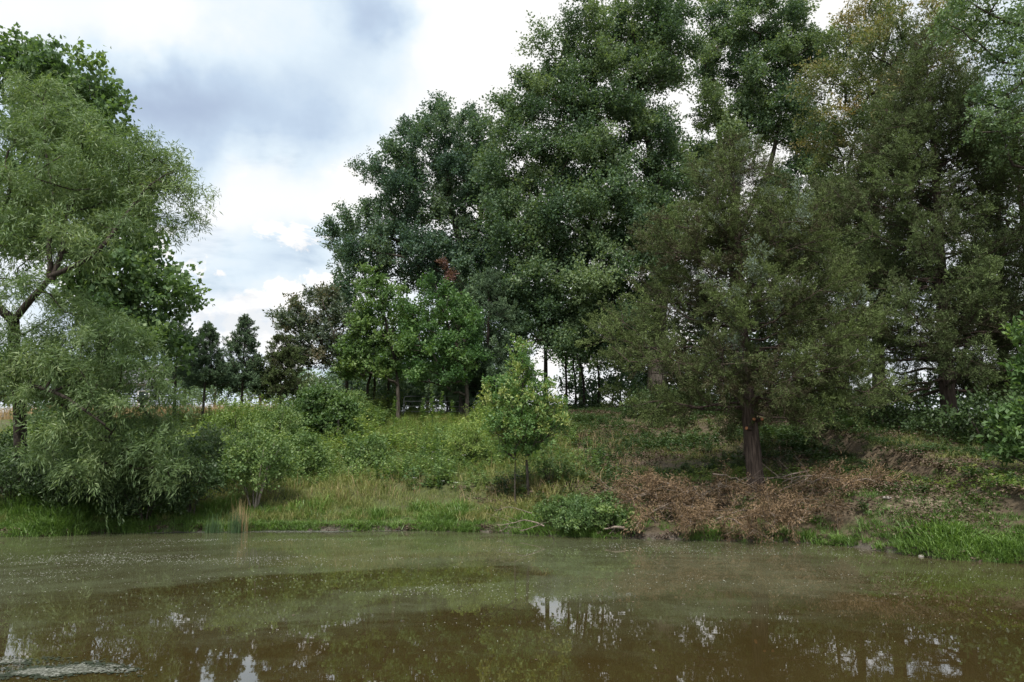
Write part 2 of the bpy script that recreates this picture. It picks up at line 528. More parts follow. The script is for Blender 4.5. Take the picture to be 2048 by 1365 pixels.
def build_ground():
    xs = np.concatenate([-np.geomspace(45, 5000, 16)[::-1], np.arange(-40, 40.01, 0.4), np.geomspace(45, 5000, 16)])
    ys = np.concatenate([-np.geomspace(8, 3000, 14)[::-1], np.arange(-5, 11, 0.5), np.arange(11, 24, 0.22), np.arange(24, 48, 0.5),
                         np.geomspace(50, 8000, 22)])
    X, Y = np.meshgrid(xs, ys)
    Z = ground(X, Y)
    V = np.stack([X, Y, Z], -1).reshape(-1, 3)
    nx, ny = len(xs), len(ys)
    i, j = np.meshgrid(np.arange(nx - 1), np.arange(ny - 1))
    a = (j * nx + i).ravel()
    Q = np.stack([a, a + 1, a + nx + 1, a + nx], 1)
    m = bpy.data.materials.new('bank_soil')
    m.use_nodes = True
    t = NT(m.node_tree)
    m.node_tree.nodes.clear()
    oc = t.n('ShaderNodeTexCoord').outputs['Object']
    px, py, pz = t.xyz(oc)
    n1 = t.noise(oc, 1.3, 6, 0.6, 0.3)
    n2 = t.noise(oc, 9.0, 6, 0.65)
    n3 = t.noise(oc, 38.0, 4, 0.7)
    green = t.mix(n2, (0.050, 0.066, 0.024), (0.105, 0.115, 0.045))
    brown = t.mix(n3, (0.062, 0.048, 0.030), (0.160, 0.126, 0.086))
    right = t.smooth(t.m('ADD', px, t.m('MULTIPLY', t.m('SUBTRACT', n1, 0.5), 9.0)), 0.5, 4.5)
    patch = t.smooth(t.m('ADD', t.m('MULTIPLY', right, 0.20), n1), 0.52, 0.66)
    col = t.mix(patch, green, brown)
    # pale sandy wash on the right
    sx = t.m('DIVIDE', t.m('SUBTRACT', px, 8.0), 1.05)
    sy = t.m('DIVIDE', t.m('SUBTRACT', py, 15.5), 0.48)
    sd = t.m('ADD', t.m('MULTIPLY', sx, sx), t.m('MULTIPLY', sy, sy))
    sm = t.m('MULTIPLY', t.m('SUBTRACT', 1.0, t.smooth(sd, 0.3, 1.3)), t.smooth(t.noise(oc, 3.2, 6, 0.65), 0.44, 0.56))
    col = t.mix(sm, col, t.mix(n3, (0.20, 0.145, 0.105), (0.36, 0.29, 0.225)))
    mud = t.m('SUBTRACT', 1.0, t.smooth(t.m('ADD', pz, t.m('MULTIPLY', n2, 0.08)), 0.07, 0.20))
    col = t.mix(mud, col, t.mix(n2, (0.055, 0.046, 0.036), (0.170, 0.150, 0.125)))
    # field behind the crest
    fld = t.smooth(py, 34.0, 44.0)
    col = t.mix(t.m('MULTIPLY', fld, t.m('SUBTRACT', 1.0, t.smooth(px, -9.0, -5.0))), col, t.mix(n2, (0.22, 0.17, 0.08), (0.36, 0.28, 0.15)))
    bp = t.n('ShaderNodeBump', ins={'Strength': 0.8, 'Distance': 0.05, 'Height': t.m('ADD', n2, t.m('MULTIPLY', n3, 0.5))})
    pb = t.n('ShaderNodeBsdfPrincipled', ins={'Base Color': col, 'Roughness': t.m('SUBTRACT', 0.95, t.m('MULTIPLY', mud, 0.45)),
                                              'Specular IOR Level': 0.25, 'Normal': bp.outputs[0]})
    t.n('ShaderNodeOutputMaterial', ins={'Surface': pb.outputs[0]})
    o = mesh_obj('ground', V, Q, m, smooth=True)
    tag(o, 'sloping grassy pond bank rising to a wooded crest', kind='structure')


build_ground()


# ------------------------------------------------------------------ water
def build_water():
    xs = np.linspace(-70, 70, 71)
    ys = np.linspace(-2, 24, 27)
    X, Y = np.meshgrid(xs, ys)
    V = np.stack([X, Y, 0 * X], -1).reshape(-1, 3)
    nx, ny = len(xs), len(ys)
    i, j = np.meshgrid(np.arange(nx - 1), np.arange(ny - 1))
    a = (j * nx + i).ravel()
    Q = np.stack([a, a + 1, a + nx + 1, a + nx], 1)
    m = bpy.data.materials.new('muddy_pond_water')
    m.use_nodes = True
    t = NT(m.node_tree)
    m.node_tree.nodes.clear()
    oc = t.n('ShaderNodeTexCoord').outputs['Object']
    px, py, pz = t.xyz(oc)
    swirl = t.comb(px, t.m('ADD', t.m('SUBTRACT', py, t.m('MULTIPLY', px, 0.12)), t.m('MULTIPLY', t.m('MULTIPLY', px, px), 0.035)), 0.0)
    st = t.vm('MULTIPLY', swirl, (0.20, 0.40, 1.0))
    warp_c = t.n('ShaderNodeTexNoise', ins={'Vector': st, 'Scale': 0.8, 'Detail': 3.0}).outputs['Color']
    st2 = t.vm('ADD', st, t.vm('MULTIPLY', t.vm('SUBTRACT', warp_c, (0.5, 0.5, 0.5)), (0.9, 0.9, 0)))
    n1 = t.noise(st2, 1.6, 6, 0.6, 0.6)
    n2 = t.noise(st2, 3.4, 3, 0.5, 0.3)
    streak = t.m('ADD', t.m('MULTIPLY', t.m('SUBTRACT', n1, 0.5), 8.0), t.m('MULTIPLY', t.m('SUBTRACT', n2, 0.5), 1.2))
    # film gathers towards the far bank, less on the right
    edge = t.m('ADD', 9.3, t.m('MULTIPLY', t.smooth(px, 1.0, 6.0), 1.6))
    f = t.smooth(t.m('ADD', t.m('SUBTRACT', py, edge), streak), -3.4, 3.0)
    # the clear lens in the film, left of the middle
    ex = t.m('DIVIDE', t.m('SUBTRACT', px, -2.0), 3.0)
    ey = t.m('DIVIDE', t.m('SUBTRACT', t.m('SUBTRACT', py, 11.9), t.m('MULTIPLY', px, 0.30)), 1.15)
    ed = t.m('ADD', t.m('ADD', t.m('MULTIPLY', ex, ex), t.m('MULTIPLY', ey, ey)), t.m('MULTIPLY', streak, 0.25))
    f = t.m('MULTIPLY', f, t.m('ADD', 0.15, t.m('MULTIPLY', t.smooth(t.m('ADD', ed, t.m('MULTIPLY', t.m('SUBTRACT', t.noise(t.vm('MULTIPLY', oc, (0.7, 1.0, 1.0)), 1.6, 6, 0.6, 1.0), 0.5), 1.6)), 0.35, 1.35), 0.85)))
    thick = t.m('ADD', 0.30, t.m('MULTIPLY', t.smooth(n2, 0.30, 0.70), 0.20))
    rag = t.noise(t.vm('MULTIPLY', oc, (0.8, 1.0, 1.0)), 2.6, 7, 0.62, 1.2)
    film = t.m('MULTIPLY', t.smooth(t.m('ADD', f, t.m('MULTIPLY', t.m('SUBTRACT', rag, 0.5), 0.7)), -0.05, 1.1), thick)
    film = t.m('MULTIPLY', film, t.m('ADD', 0.72, t.m('MULTIPLY', rag, 0.56)))
    rip = t.noise(t.vm('MULTIPLY', oc, (0.7, 1.6, 1)), 2.2, 3, 0.5)
    rip2 = t.noise(t.vm('MULTIPLY', oc, (1.0, 1.0, 1)), 16.0, 2, 0.5)
    hgt = t.m('ADD', rip, t.m('MULTIPLY', rip2, 0.10))
    bp = t.n('ShaderNodeBump', ins={'Strength': 0.06, 'Distance': 0.006, 'Height': hgt})
    body = t.mix(t.noise(oc, 0.5, 3), (0.034, 0.0245, 0.008), (0.044, 0.032, 0.011))
    clear = t.n('ShaderNodeBsdfPrincipled', ins={'Base Color': body, 'Roughness': 0.012, 'IOR': 1.6, 'Normal': bp.outputs[0]})
    fcol = t.mix(n2, (0.100, 0.116, 0.064), (0.138, 0.158, 0.096))
    fcol = t.mix(t.smooth(px, 3.0, 8.0), fcol, (0.095, 0.080, 0.050))
    fl = t.n('ShaderNodeBsdfPrincipled', ins={'Base Color': fcol, 'Roughness': 0.20, 'IOR': 1.33, 'Normal': bp.outputs[0]})
    ms = t.n('ShaderNodeMixShader', ins={0: film, 1: clear.outputs[0], 2: fl.outputs[0]})
    t.n('ShaderNodeOutputMaterial', ins={'Surface': ms.outputs[0]})
    o = mesh_obj('water', V, Q, m, smooth=True)
    tag(o, 'still muddy green-brown pond with a film on its surface', kind='structure')


build_water()



# ------------------------------------------------------------------ sprays: leaf sprays set on the twigs of a crown
_NG = {}


def spray_group(key, variants, mat):
    """geometry-node group that sets one of several leaf sprays on every twig point"""
    if key in _NG:
        return _NG[key]
    ng = bpy.data.node_groups.new('sprays_' + str(len(_NG)), 'GeometryNodeTree')
    ng.interface.new_socket('Geometry', in_out='INPUT', socket_type='NodeSocketGeometry')
    ng.interface.new_socket('Geometry', in_out='OUTPUT', socket_type='NodeSocketGeometry')
    nd, lk = ng.nodes, ng.links
    gi, go = nd.new('NodeGroupInput'), nd.new('NodeGroupOutput')
    jn = nd.new('GeometryNodeJoinGeometry')
    for i, (V, Q, T) in enumerate(variants):
        o = mesh_obj('leaf_spray', V, Q, mat, None, T)
        COL.objects.unlink(o)
        oi = nd.new('GeometryNodeObjectInfo')
        oi.inputs['Object'].default_value = o
        gt = nd.new('GeometryNodeGeometryToInstance')
        lk.new(oi.outputs['Geometry'], gt.inputs[0])
        lk.new(gt.outputs[0], jn.inputs[0])
    ip = nd.new('GeometryNodeInstanceOnPoints')
    lk.new(gi.outputs[0], ip.inputs['Points'])
    lk.new(jn.outputs[0], ip.inputs['Instance'])
    ip.inputs['Pick Instance'].default_value = True

    def attr(name, kind):
        a = nd.new('GeometryNodeInputNamedAttribute')
        a.data_type = kind
        a.inputs['Name'].default_value = name
        return a.outputs['Attribute']
    lk.new(attr('pick', 'INT'), ip.inputs['Instance Index'])
    e = nd.new('FunctionNodeEulerToRotation')
    lk.new(attr('rot', 'FLOAT_VECTOR'), e.inputs[0])
    lk.new(e.outputs[0], ip.inputs['Rotation'])
    lk.new(attr('size', 'FLOAT'), ip.inputs['Scale'])
    lk.new(ip.outputs[0], go.inputs[0])
    _NG[key] = ng
    return ng


def sprays(name, P, rot, size, toff, pick, group, mat, parent=None, origin=(0, 0, 0), kind='stuff'):
    me = bpy.data.meshes.new(name)
    P = P - np.asarray(origin)
    n = len(P)
    me.vertices.add(n)
    me.vertices.foreach_set('co', P.astype(np.float32).ravel())
    for nm_, ty, val in (('rot', 'FLOAT_VECTOR', rot), ('size', 'FLOAT', size), ('toff', 'FLOAT', toff), ('pick', 'INT', pick)):
        a = me.attributes.new(nm_, ty, 'POINT')
        a.data.foreach_set('vector' if ty == 'FLOAT_VECTOR' else 'value', np.asarray(val, dtype=np.int32 if ty == 'INT' else np.float32).ravel())
    me.materials.append(mat)
    o = bpy.data.objects.new(name, me)
    link(o, parent)
    md = o.modifiers.new('sprays', 'NODES')
    md.node_group = group
    if kind:
        o['kind'] = kind
    return o


def tilt_rot(rng, d, amount):
    """Euler angles: random spin about z, then a lean of +z towards the horizontal part of d"""
    n = len(d)
    az_ = np.arctan2(d[:, 1], d[:, 0])
    tl = amount * np.clip(np.hypot(d[:, 0], d[:, 1]), 0, 1) * rng.uniform(.5, 1.2, n)
    # R = Rz(az) * Ry(tilt) * Rz(spin) -> Euler XYZ
    sp = rng.uniform(0, 2 * PI, n)
    ca, sa, ct, st_, cs, ss = np.cos(az_), np.sin(az_), np.cos(tl), np.sin(tl), np.cos(sp), np.sin(sp)
    R = np.empty((n, 3, 3))
    R[:, 0] = np.stack([ca * ct * cs - sa * ss, -ca * ct * ss - sa * cs, ca * st_], 1)
    R[:, 1] = np.stack([sa * ct * cs + ca * ss, -sa * ct * ss + ca * cs, sa * st_], 1)
    R[:, 2] = np.stack([-st_ * cs, st_ * ss, ct], 1)
    return mat_euler(R)


def mat_euler(R):
    ry = np.arcsin(np.clip(-R[:, 2, 0], -1, 1))
    rx = np.arctan2(R[:, 2, 1], R[:, 2, 2])
    rz = np.arctan2(R[:, 1, 0], R[:, 0, 0])
    return np.stack([rx, ry, rz], 1)


def along_rot(rng, d):
    """Euler angles carrying +x to d, with a random roll"""
    d = nrm(d)
    n = len(d)
    r = nrm(rng.normal(size=(n, 3)) * [1, 1, .25] + [0, 0, 0.9])
    y = nrm(np.cross(r, d))
    z = np.cross(d, y)
    R = np.stack([d, y, z], 2)
    return mat_euler(R)


def leaf_variants(seed, clump, n_tw, n_lf, L, Wd, nv=6, **kw):
    out = []
    for i in range(nv):
        rg = np.random.default_rng(seed * 31 + i)
        V, Q, tt, _, _ = twig_leaves(rg, np.zeros((1, 3)), np.array([clump]), n_tw, n_lf, L, Wd, np.array([0, 0, -1.0]), **kw)
        out.append((V, Q, tt))
    return out


def plume_variants(seed, length, n_side, n_sp, L, Wd, nv=6, spread=.55, blue=False, tint0=.42):
    """flat feathery cedar plumes growing along +x"""
    out = []
    for i in range(nv):
        rg = np.random.default_rng(seed * 37 + i)
        s = np.linspace(.08, 1, n_side)
        q = np.stack([length * s, .04 * length * np.sin(s * 4 + i), .05 * length * np.sin(s * 3)], 1)
        dd = nrm(np.stack([np.full(n_side, .8), np.where(np.arange(n_side) % 2, 1, -1) * rg.uniform(.4, 1.1, n_side), rg.normal(.15, .45, n_side)], 1))
        ln = length * spread * (1.15 - .8 * s) * rg.uniform(.6, 1.2, n_side)
        f = rg.uniform(.05, 1, (n_side, n_sp, 1))
        P = q[:, None] + dd[:, None] * ln[:, None, None] * f + rg.normal(0, .035 * length, (n_side, n_sp, 3))
        A = dd[:, None] * .9 + rg.normal(0, .5, P.shape) + [0, 0, .25]
        T = np.clip(tint0 + rg.normal(0, .10, (n_side, 1)) + .22 * (f[..., 0] - .5) + rg.normal(0, .15, (n_side, n_sp)), 0, .86)
        if blue:
            T = np.where(rg.random(T.shape) < .5, 1.0, T)
        P, A = P.reshape(-1, 3), A.reshape(-1, 3)
        V, Q = leaf_quads(P, A, rg.normal(0, 1, P.shape), L * rg.uniform(.6, 1.3, len(P)), Wd * rg.uniform(.7, 1.3, len(P)), .1)
        out.append((V, Q, T.ravel()))
    return out


# ------------------------------------------------------------------ tree builders
def lobes_px(L, D):
    """(u, v, ru, rv, depth radius[, D]) in photo pixels -> world ellipsoids"""
    out = []
    for q in L:
        d = q[5] if len(q) > 5 else D
        c = W(q[0], q[1], d)
        dep = d * math.cos(PITCH) + (c[2] - CAM_Z) * math.sin(PITCH)
        out.append((c, np.array([q[2] * dep / F, q[4], q[3] * dep / F])))
    return out


def sample_clumps(rng, lobes, spacing, shell=0.45):
    """Poisson-like clump centres in a union of ellipsoids, more of them near the surface"""
    pts = []
    for c, r in lobes:
        n = int(6 * np.prod(r) ** (1 / 1.0) * 4.2 / spacing ** 3) + 12
        n = min(n, 1500)
        d = nrm(rng.normal(size=(n, 3)))
        s = (shell + (1 - shell) * rng.random(n)) ** 0.8
        pts.append(c + d * s[:, None] * r)
    pts = np.concatenate(pts)
    rng.shuffle(pts)
    keep = np.empty((0, 3))
    for p in pts:
        if len(keep) == 0 or ((keep - p) ** 2).sum(1).min() > spacing ** 2:
            keep = np.vstack([keep, p])
    return keep


def skeleton(rng, trunks, clumps, up_pen=1.2, tip=0.018, k=0.5):
    """join clump centres to the trunk polylines by branches; returns segment arrays with radii"""
    nodes, parent = [], []
    rad0 = []
    for path, rads in trunks:
        prev = -1
        if len(nodes):
            dd = [np.sum((n_ - path[0]) ** 2) for n_ in nodes]
            prev = int(np.argmin(dd))
        for p, r in zip(path, rads):
            nodes.append(p)
            parent.append(prev)
            rad0.append(r)
            prev = len(nodes) - 1
    nt = len(nodes)
    P = np.array(nodes)
    top = P[:nt]
    order = np.argsort([((top - c) ** 2).sum(1).min() for c in clumps])
    NP = np.zeros((nt + len(clumps) * 4, 3))
    NP[:nt] = P
    cnt = nt
    for ci in order:
        c = clumps[ci]
        d = NP[:cnt] - c
        dist = np.sqrt((d ** 2).sum(1)) + up_pen * np.maximum(d[:, 2], -0.2) + 0.2
        dist[:max(1, int(nt * 0.12))] += 3.0
        b = int(np.argmin(dist))
        a = NP[b]
        L = np.linalg.norm(c - a)
        kk = 3 if L > 0.8 else 2
        prev = b
        for s in range(1, kk + 1):
            f = s / kk
            q = a + (c - a) * f
            if s < kk:
                q = q + rng.normal(0, 0.07 * L, 3) + np.array([0, 0, -0.05 * L * math.sin(f * PI)])
            NP[cnt] = q
            parent.append(prev)
            rad0.append(0)
            prev = cnt
            cnt += 1
    par = np.array(parent)
    w_ = np.zeros(cnt)
    w_[nt:] = 0.34
    for i in range(cnt - 1, -1, -1):
        if par[i] >= 0:
            w_[par[i]] += w_[i]
    r = tip * np.maximum(w_, 0.34) ** k
    r[:nt] = np.maximum(np.array(rad0[:nt]), 0.0)
    idx = np.arange(nt, cnt)
    p0, p1 = NP[par[idx]], NP[idx]
    r1 = r[idx]
    r0 = np.minimum(np.minimum(r[par[idx]], r1 * 1.5 + 0.004), 9)
    return p0, p1, r0, r1


def twig_leaves(rng, centers, radii, n_tw, n_lf, L, Wd, center, droop=0.0, out=0.5, up=0.25, tint0=0.5, tvar=0.2,
                tleaf=0.14, jit=0.10, flatten=0.75, along=0.55, updir=0.7, tintc=None):
    """leaves set along short twigs that fan from every clump centre"""
    nc = len(centers)
    o = nrm(centers - center)
    d = rng.normal(size=(nc, n_tw, 3)) * np.array([1, 1, flatten]) + o[:, None] * out * 1.6 + np.array([0, 0, up])
    d = nrm(d)
    R = (radii[:, None] * rng.uniform(0.55, 1.15, (nc, n_tw)))[..., None]
    root = centers[:, None] + rng.normal(0, 0.22, (nc, n_tw, 3)) * radii[:, None, None]
    s = rng.uniform(0.12, 1.0, (nc, n_tw, n_lf, 1)) ** 0.8
    pos = root[:, :, None] + d[:, :, None] * R[:, :, None] * s
    pos = pos + rng.normal(0, 1, pos.shape) * (jit * radii[:, None, None, None])
    pos[..., 2] -= droop * R[:, :, None, :][..., 0] * s[..., 0] ** 2
    ax = d[:, :, None] * along + rng.normal(0, 0.5, pos.shape)
    ax[..., 2] -= droop * 1.1 * s[..., 0]
    nm = rng.normal(0, 0.55, pos.shape) + np.array([0, 0, updir])
    n = nc * n_tw * n_lf
    ln = L * rng.uniform(0.65, 1.25, n)
    wd = Wd * rng.uniform(0.75, 1.2, n)
    tc = (tint0 if tintc is None else tintc[:, None, None]) + rng.normal(0, tvar, (nc, 1, 1)) + rng.normal(0, tvar * 0.5, (nc, n_tw, 1))
    tt = np.clip(tc + rng.normal(0, tleaf, (nc, n_tw, n_lf)), 0, 0.88).ravel()
    V, Q = leaf_quads(pos.reshape(-1, 3), ax.reshape(-1, 3), nm.reshape(-1, 3), ln, wd)
    tips = root + d * R
    tips[..., 2] -= droop * R[..., 0]
    return V, Q, tt, root.reshape(-1, 3), tips.reshape(-1, 3)


def broadleaf(name, label, cat, base, ctrl, r_base, r_top, lobes, mat, bark, seed, spacing=1.0, clump=1.0, n_tw=14, n_lf=14,
              L=0.16, Wd=0.10, group=None, extra_trunks=(), droop=0.0, shell=0.45, tip=0.020, up_pen=1.2, tint0=0.45,
              rep=2, tvar=0.14, lean_out=0.7, **kw):
    rng = np.random.default_rng(seed)
    base = np.asarray(base)
    t = thing(name, label, cat, base, group)
    path = smooth_path([base - np.array([0, 0, 0.25])] + [np.asarray(c) for c in ctrl], 18)
    f = np.linspace(0, 1, 18)
    rads = r_base + (r_top - r_base) * f ** 0.8
    rads[0] *= 1.35
    rads[1] *= 1.1
    g = Geo()
    g.add(*tube(path, rads, 12, 0.05, rng))
    trunks = [(path, rads)]
    for ct, ra, rb in extra_trunks:
        p = smooth_path(ct, 14)
        rr = ra + (rb - ra) * np.linspace(0, 1, 14)
        g.add(*tube(p, rr, 8, 0.05, rng))
        trunks.append((p, rr))
    cl = sample_clumps(rng, lobes, spacing, shell)
    gz = ground(cl[:, 0], cl[:, 1])
    cl = cl[cl[:, 2] > gz + 0.25 * clump]
    p0, p1, r0, r1 = skeleton(rng, trunks, cl, up_pen, tip)
    g.add(*segs(p0, p1, r0, r1, 5))
    cen = cl.mean(0) - np.array([0, 0, 0.15 * np.ptp(cl[:, 2])])
    g.build('trunk', bark, t, True, base)
    P = np.repeat(cl, rep, 0)
    P = P + rng.normal(0, 0.30 * clump, P.shape) * (np.arange(len(P)) % rep > 0)[:, None]
    P = P[P[:, 2] > ground(P[:, 0], P[:, 1]) + 0.5 * clump]
    d = nrm(P - cen)
    tone = np.repeat(rng.normal(0, tvar, len(cl)), rep)[:len(P)] + rng.normal(0, 0.05, len(P))
    ng = spray_group((mat.name, seed), leaf_variants(seed, clump, n_tw, n_lf, L, Wd, droop=droop, tint0=tint0, tvar=0.06, **kw), mat)
    sprays('crown', P, tilt_rot(rng, d, lean_out), rng.uniform(0.75, 1.25, len(P)), tone, rng.integers(0, 6, len(P)), ng, mat, t, base)
    return t


def cedar(name, label, base, height, h0, prof, mat, bark, seed, n_br=120, tw_per_m=6, n_sp=24, L=0.09, Wd=0.022, r_base=0.18, group=None,
          lean=(0, 0), tw_len=0.55, rise=0.35, front=1.0, blue=0.0, stems=True, up_tip=0.35, fluted=False, dens_exp=1.0, sx=1.0):
    """juniper-like tree: whorls of long branches carrying plumes of scale-leaf sprigs. prof(f) = crown radius at fraction f of the height"""
    rng = np.random.default_rng(seed)
    base = np.asarray(base)
    t = thing(name, label, 'cedar tree', base, group)
    n = 30
    f = np.linspace(0, 1, n) ** (1.6 if fluted else 1.0)
    path = base + np.stack([lean[0] * f + 0.05 * height * 0.1 * np.sin(f * 5 + seed), lean[1] * f + 0 * f, f * height - 0.25 * (1 - f)], 1)
    rads = np.maximum(r_base * (1 - f) ** 0.85, 0.012)
    rads[0] *= 1.35
    rads[1] *= 1.12
    if fluted:
        hh_ = f * height
        rads = rads * (1 + .22 * np.exp(-(hh_ / .22) ** 1.2))
    g = Geo()
    g.add(*tube(path, rads, 20 if fluted else 10, 0.10 if fluted else 0.05, rng))
    fr = h0 + (0.985 - h0) * rng.random(n_br) ** dens_exp
    fr.sort()
    S0, S1, SR0, SR1 = [], [], [], []
    LV = [[], [], [], [], []]
    for i, hf in enumerate(fr):
        R = prof(hf) * rng.uniform(0.72, 1.12)
        a = i * 2.399 + rng.normal(0, 0.5)
        ca, sa = math.cos(a), math.sin(a)
        R *= (front if sa < 0 else 1.0) ** abs(sa)
        p = path[0] + (path[-1] - path[0]) * hf
        p = np.array([np.interp(hf, f, path[:, k]) for k in range(3)])
        el_ = rise * (0.2 + 1.9 * (hf - h0) / (1 - h0)) + rng.normal(0, 0.14)
        m = 7
        s = np.linspace(0, 1, m)
        out = R * s * math.cos(min(el_, 1.3))
        zz = R * (s * math.sin(min(el_, 1.3)) + up_tip * 0.3 * (s ** 2 - s))
        bend = rng.normal(0, 0.10) * R * s ** 2
        bp = p + np.stack([(ca * out - sa * bend) * sx, sa * out + ca * bend, zz], 1)
        bp[1:] += rng.normal(0, 0.02 * R, (m - 1, 3))
        br = np.maximum(r_base * 0.22 * (1 - hf) ** 0.7 * (1 - s) ** 0.8 * min(1, R / 2 + 0.3), 0.006)
        S0.append(bp[:-1]); S1.append(bp[1:]); SR0.append(br[:-1]); SR1.append(br[1:])
        nt_ = max(3, int(R * tw_per_m))
        ss = rng.uniform(0.16, 1.0, nt_) ** 0.8
        q = np.stack([np.interp(ss, s, bp[:, k]) for k in range(3)], 1)
        bd = nrm(bp[-1] - bp[0])
        dirs = nrm(bd * 0.75 + rng.normal(0, 0.60, (nt_, 3)) + np.array([0, 0, 0.12]))
        tl = tw_len * rng.uniform(0.45, 1.2, nt_) * min(1.0, 0.35 + 0.5 * R)
        q1 = q + dirs * tl[:, None]
        S0.append(q); S1.append(q1); SR0.append(np.full(nt_, 0.009)); SR1.append(np.full(nt_, 0.004))
        LV[0].append(q + (q1 - q) * 0.1)
        LV[1].append(dirs)
        LV[2].append(tl / tw_len)
        LV[3].append(0.32 * (ss - 0.65) + rng.normal(0, 0.12) + rng.normal(0, 0.09, nt_))
        isb = np.zeros(nt_, int)
        if blue > 0:
            isb = (rng.random(nt_) < blue * (0.25 + 2.4 * (nz(q[:, 0], q[:, 2], 1.3, seed) > 0.25))).astype(int)
        LV[4].append(rng.integers(0, 6, nt_) + 6 * isb)
    P, A, SZ, T, PK = (np.concatenate(q) for q in LV)
    ok = P[:, 2] > ground(P[:, 0], P[:, 1]) + 0.15
    g.add(*segs(np.concatenate(S0), np.concatenate(S1), np.concatenate(SR0), np.concatenate(SR1), 4))
    g.build('trunk', bark, t, True, base)
    var = plume_variants(seed, tw_len * 1.15, 9, n_sp, L, Wd)
    if blue > 0:
        var = var + plume_variants(seed + 1, tw_len * 1.15, 9, n_sp, L, Wd, blue=True)
    var = var[::-1]
    ng = spray_group((mat.name, seed), var, mat)
    sprays('crown', P[ok], along_rot(rng, A[ok] + [0, 0, .1]), np.clip(SZ[ok], .35, 1.3), T[ok], len(var) - 1 - PK[ok] if False else PK[ok], ng, mat, t, base)
    return t


# ------------------------------------------------------------------ big trees behind
OAK_GROUP = 'large oaks along the crest'
b = gpt(925, 42)
broadleaf('oak_tree', 'broad dark oak with two stepped shoulders on its left, standing left of the tallest crowns', 'oak tree', b,
          [W(922, 620, 42), W(925, 520, 42), W(900, 400, 42), W(890, 300, 42)], 0.42, 0.10,
          lobes_px([(900, 280, 85, 50, 2.0), (825, 320, 55, 55, 1.8), (955, 300, 50, 60, 2.0), (775, 365, 45, 35, 1.3), (725, 350, 32, 26, 1.0),
                    (890, 390, 95, 70, 2.2), (790, 440, 70, 55, 1.8), (700, 480, 48, 42, 1.4), (740, 520, 70, 40, 1.6), (850, 520, 90, 60, 2.2),
                    (960, 450, 55, 110, 2.0), (930, 580, 70, 50, 1.8), (715, 575, 40, 30, 1.2), (830, 400, 60, 50, 1.8), (700, 600, 30, 40, 1.0)], 42),
          M['oak_blue'], M['bark'], 11, spacing=1.12, clump=0.86, n_tw=16, n_lf=30, L=0.135, Wd=0.088, group=OAK_GROUP, rep=3, tvar=.24,
          extra_trunks=[([W(924, 540, 42), W(960, 440, 42), W(965, 330, 42)], 0.20, 0.06), ([W(918, 560, 42), W(840, 500, 42), W(760, 470, 42)], 0.20, 0.05)])
b = gpt(1312, 38)
broadleaf('oak_tree', 'tallest dense oak filling the middle of the treeline behind the leafy sapling', 'oak tree', b,
          [W(1320, 600, 38), W(1335, 430, 38), W(1300, 300, 38), W(1275, 150, 38)], 0.45, 0.10,
          lobes_px([(1290, 50, 85, 50, 2.0), (1185, 90, 75, 50, 1.9), (1120, 120, 34, 34, 1.2), (1090, 215, 75, 60, 2.0), (1210, 190, 100, 70, 2.6),
                    (1325, 120, 50, 80, 1.8), (1050, 320, 70, 70, 2.0), (1170, 330, 90, 70, 2.6), (1300, 290, 55, 70, 2.0), (1035, 450, 66, 70, 2.0),
                    (1140, 460, 95, 70, 2.8), (1260, 430, 80, 70, 2.4), (1040, 580, 72, 60, 2.0), (1150, 590, 90, 60, 2.8), (1270, 550, 80, 60, 2.4),
                    (1330, 480, 40, 60, 1.8), (1210, 670, 85, 45, 2.4), (1120, 675, 55, 40, 2.0), (1050, 650, 40, 45, 1.6), (1350, 360, 30, 50, 1.4)], 38),
          M['oak'], M['bark'], 12, spacing=1.08, clump=0.95, n_tw=16, n_lf=30, L=0.135, Wd=0.088, group=OAK_GROUP, rep=3, tvar=.24,
          extra_trunks=[([W(1330, 470, 38), W(1240, 360, 38), W(1150, 230, 38), W(1120, 140, 38)], 0.22, 0.05),
                        ([W(1326, 520, 38), W(1200, 480, 38), W(1080, 430, 38)], 0.20, 0.05),
                        ([W(1320, 620, 38), W(1220, 610, 38), W(1120, 600, 38)], 0.18, 0.05)])
b = gpt(1475, 41)
broadleaf('oak_tree', 'tall oak rising behind the pointed top of the front cedar', 'oak tree', b,
          [W(1472, 600, 41), W(1470, 400, 41), W(1490, 250, 41), W(1510, 90, 41)], 0.42, 0.10,
          lobes_px([(1480, 50, 65, 50, 1.8), (1560, 55, 65, 50, 1.8), (1615, 110, 45, 60, 1.6), (1425, 130, 42, 60, 1.4), (1520, 160, 85, 60, 2.2),
                    (1420, 230, 30, 40, 1.2), (1475, 250, 60, 50, 1.8), (1570, 250, 60, 50, 1.8), (1590, 380, 80, 50, 2.0), (1440, 330, 50, 40, 1.6),
                    (1650, 420, 60, 60, 1.8), (1400, 380, 30, 40, 1.4), (1560, 500, 120, 80, 2.0), (1640, 290, 40, 50, 1.4)], 41),
          M['oak'], M['bark'], 13, spacing=1.10, clump=0.92, n_tw=16, n_lf=30, L=0.135, Wd=0.088, group=OAK_GROUP, rep=3, tvar=.24,
          extra_trunks=[([W(1470, 480, 41), W(1540, 330, 41), W(1570, 160, 41)], 0.2, 0.05), ([W(1470, 420, 41), W(1440, 280, 41), W(1430, 160, 41)], 0.16, 0.05)])
b = gpt(1760, 30)
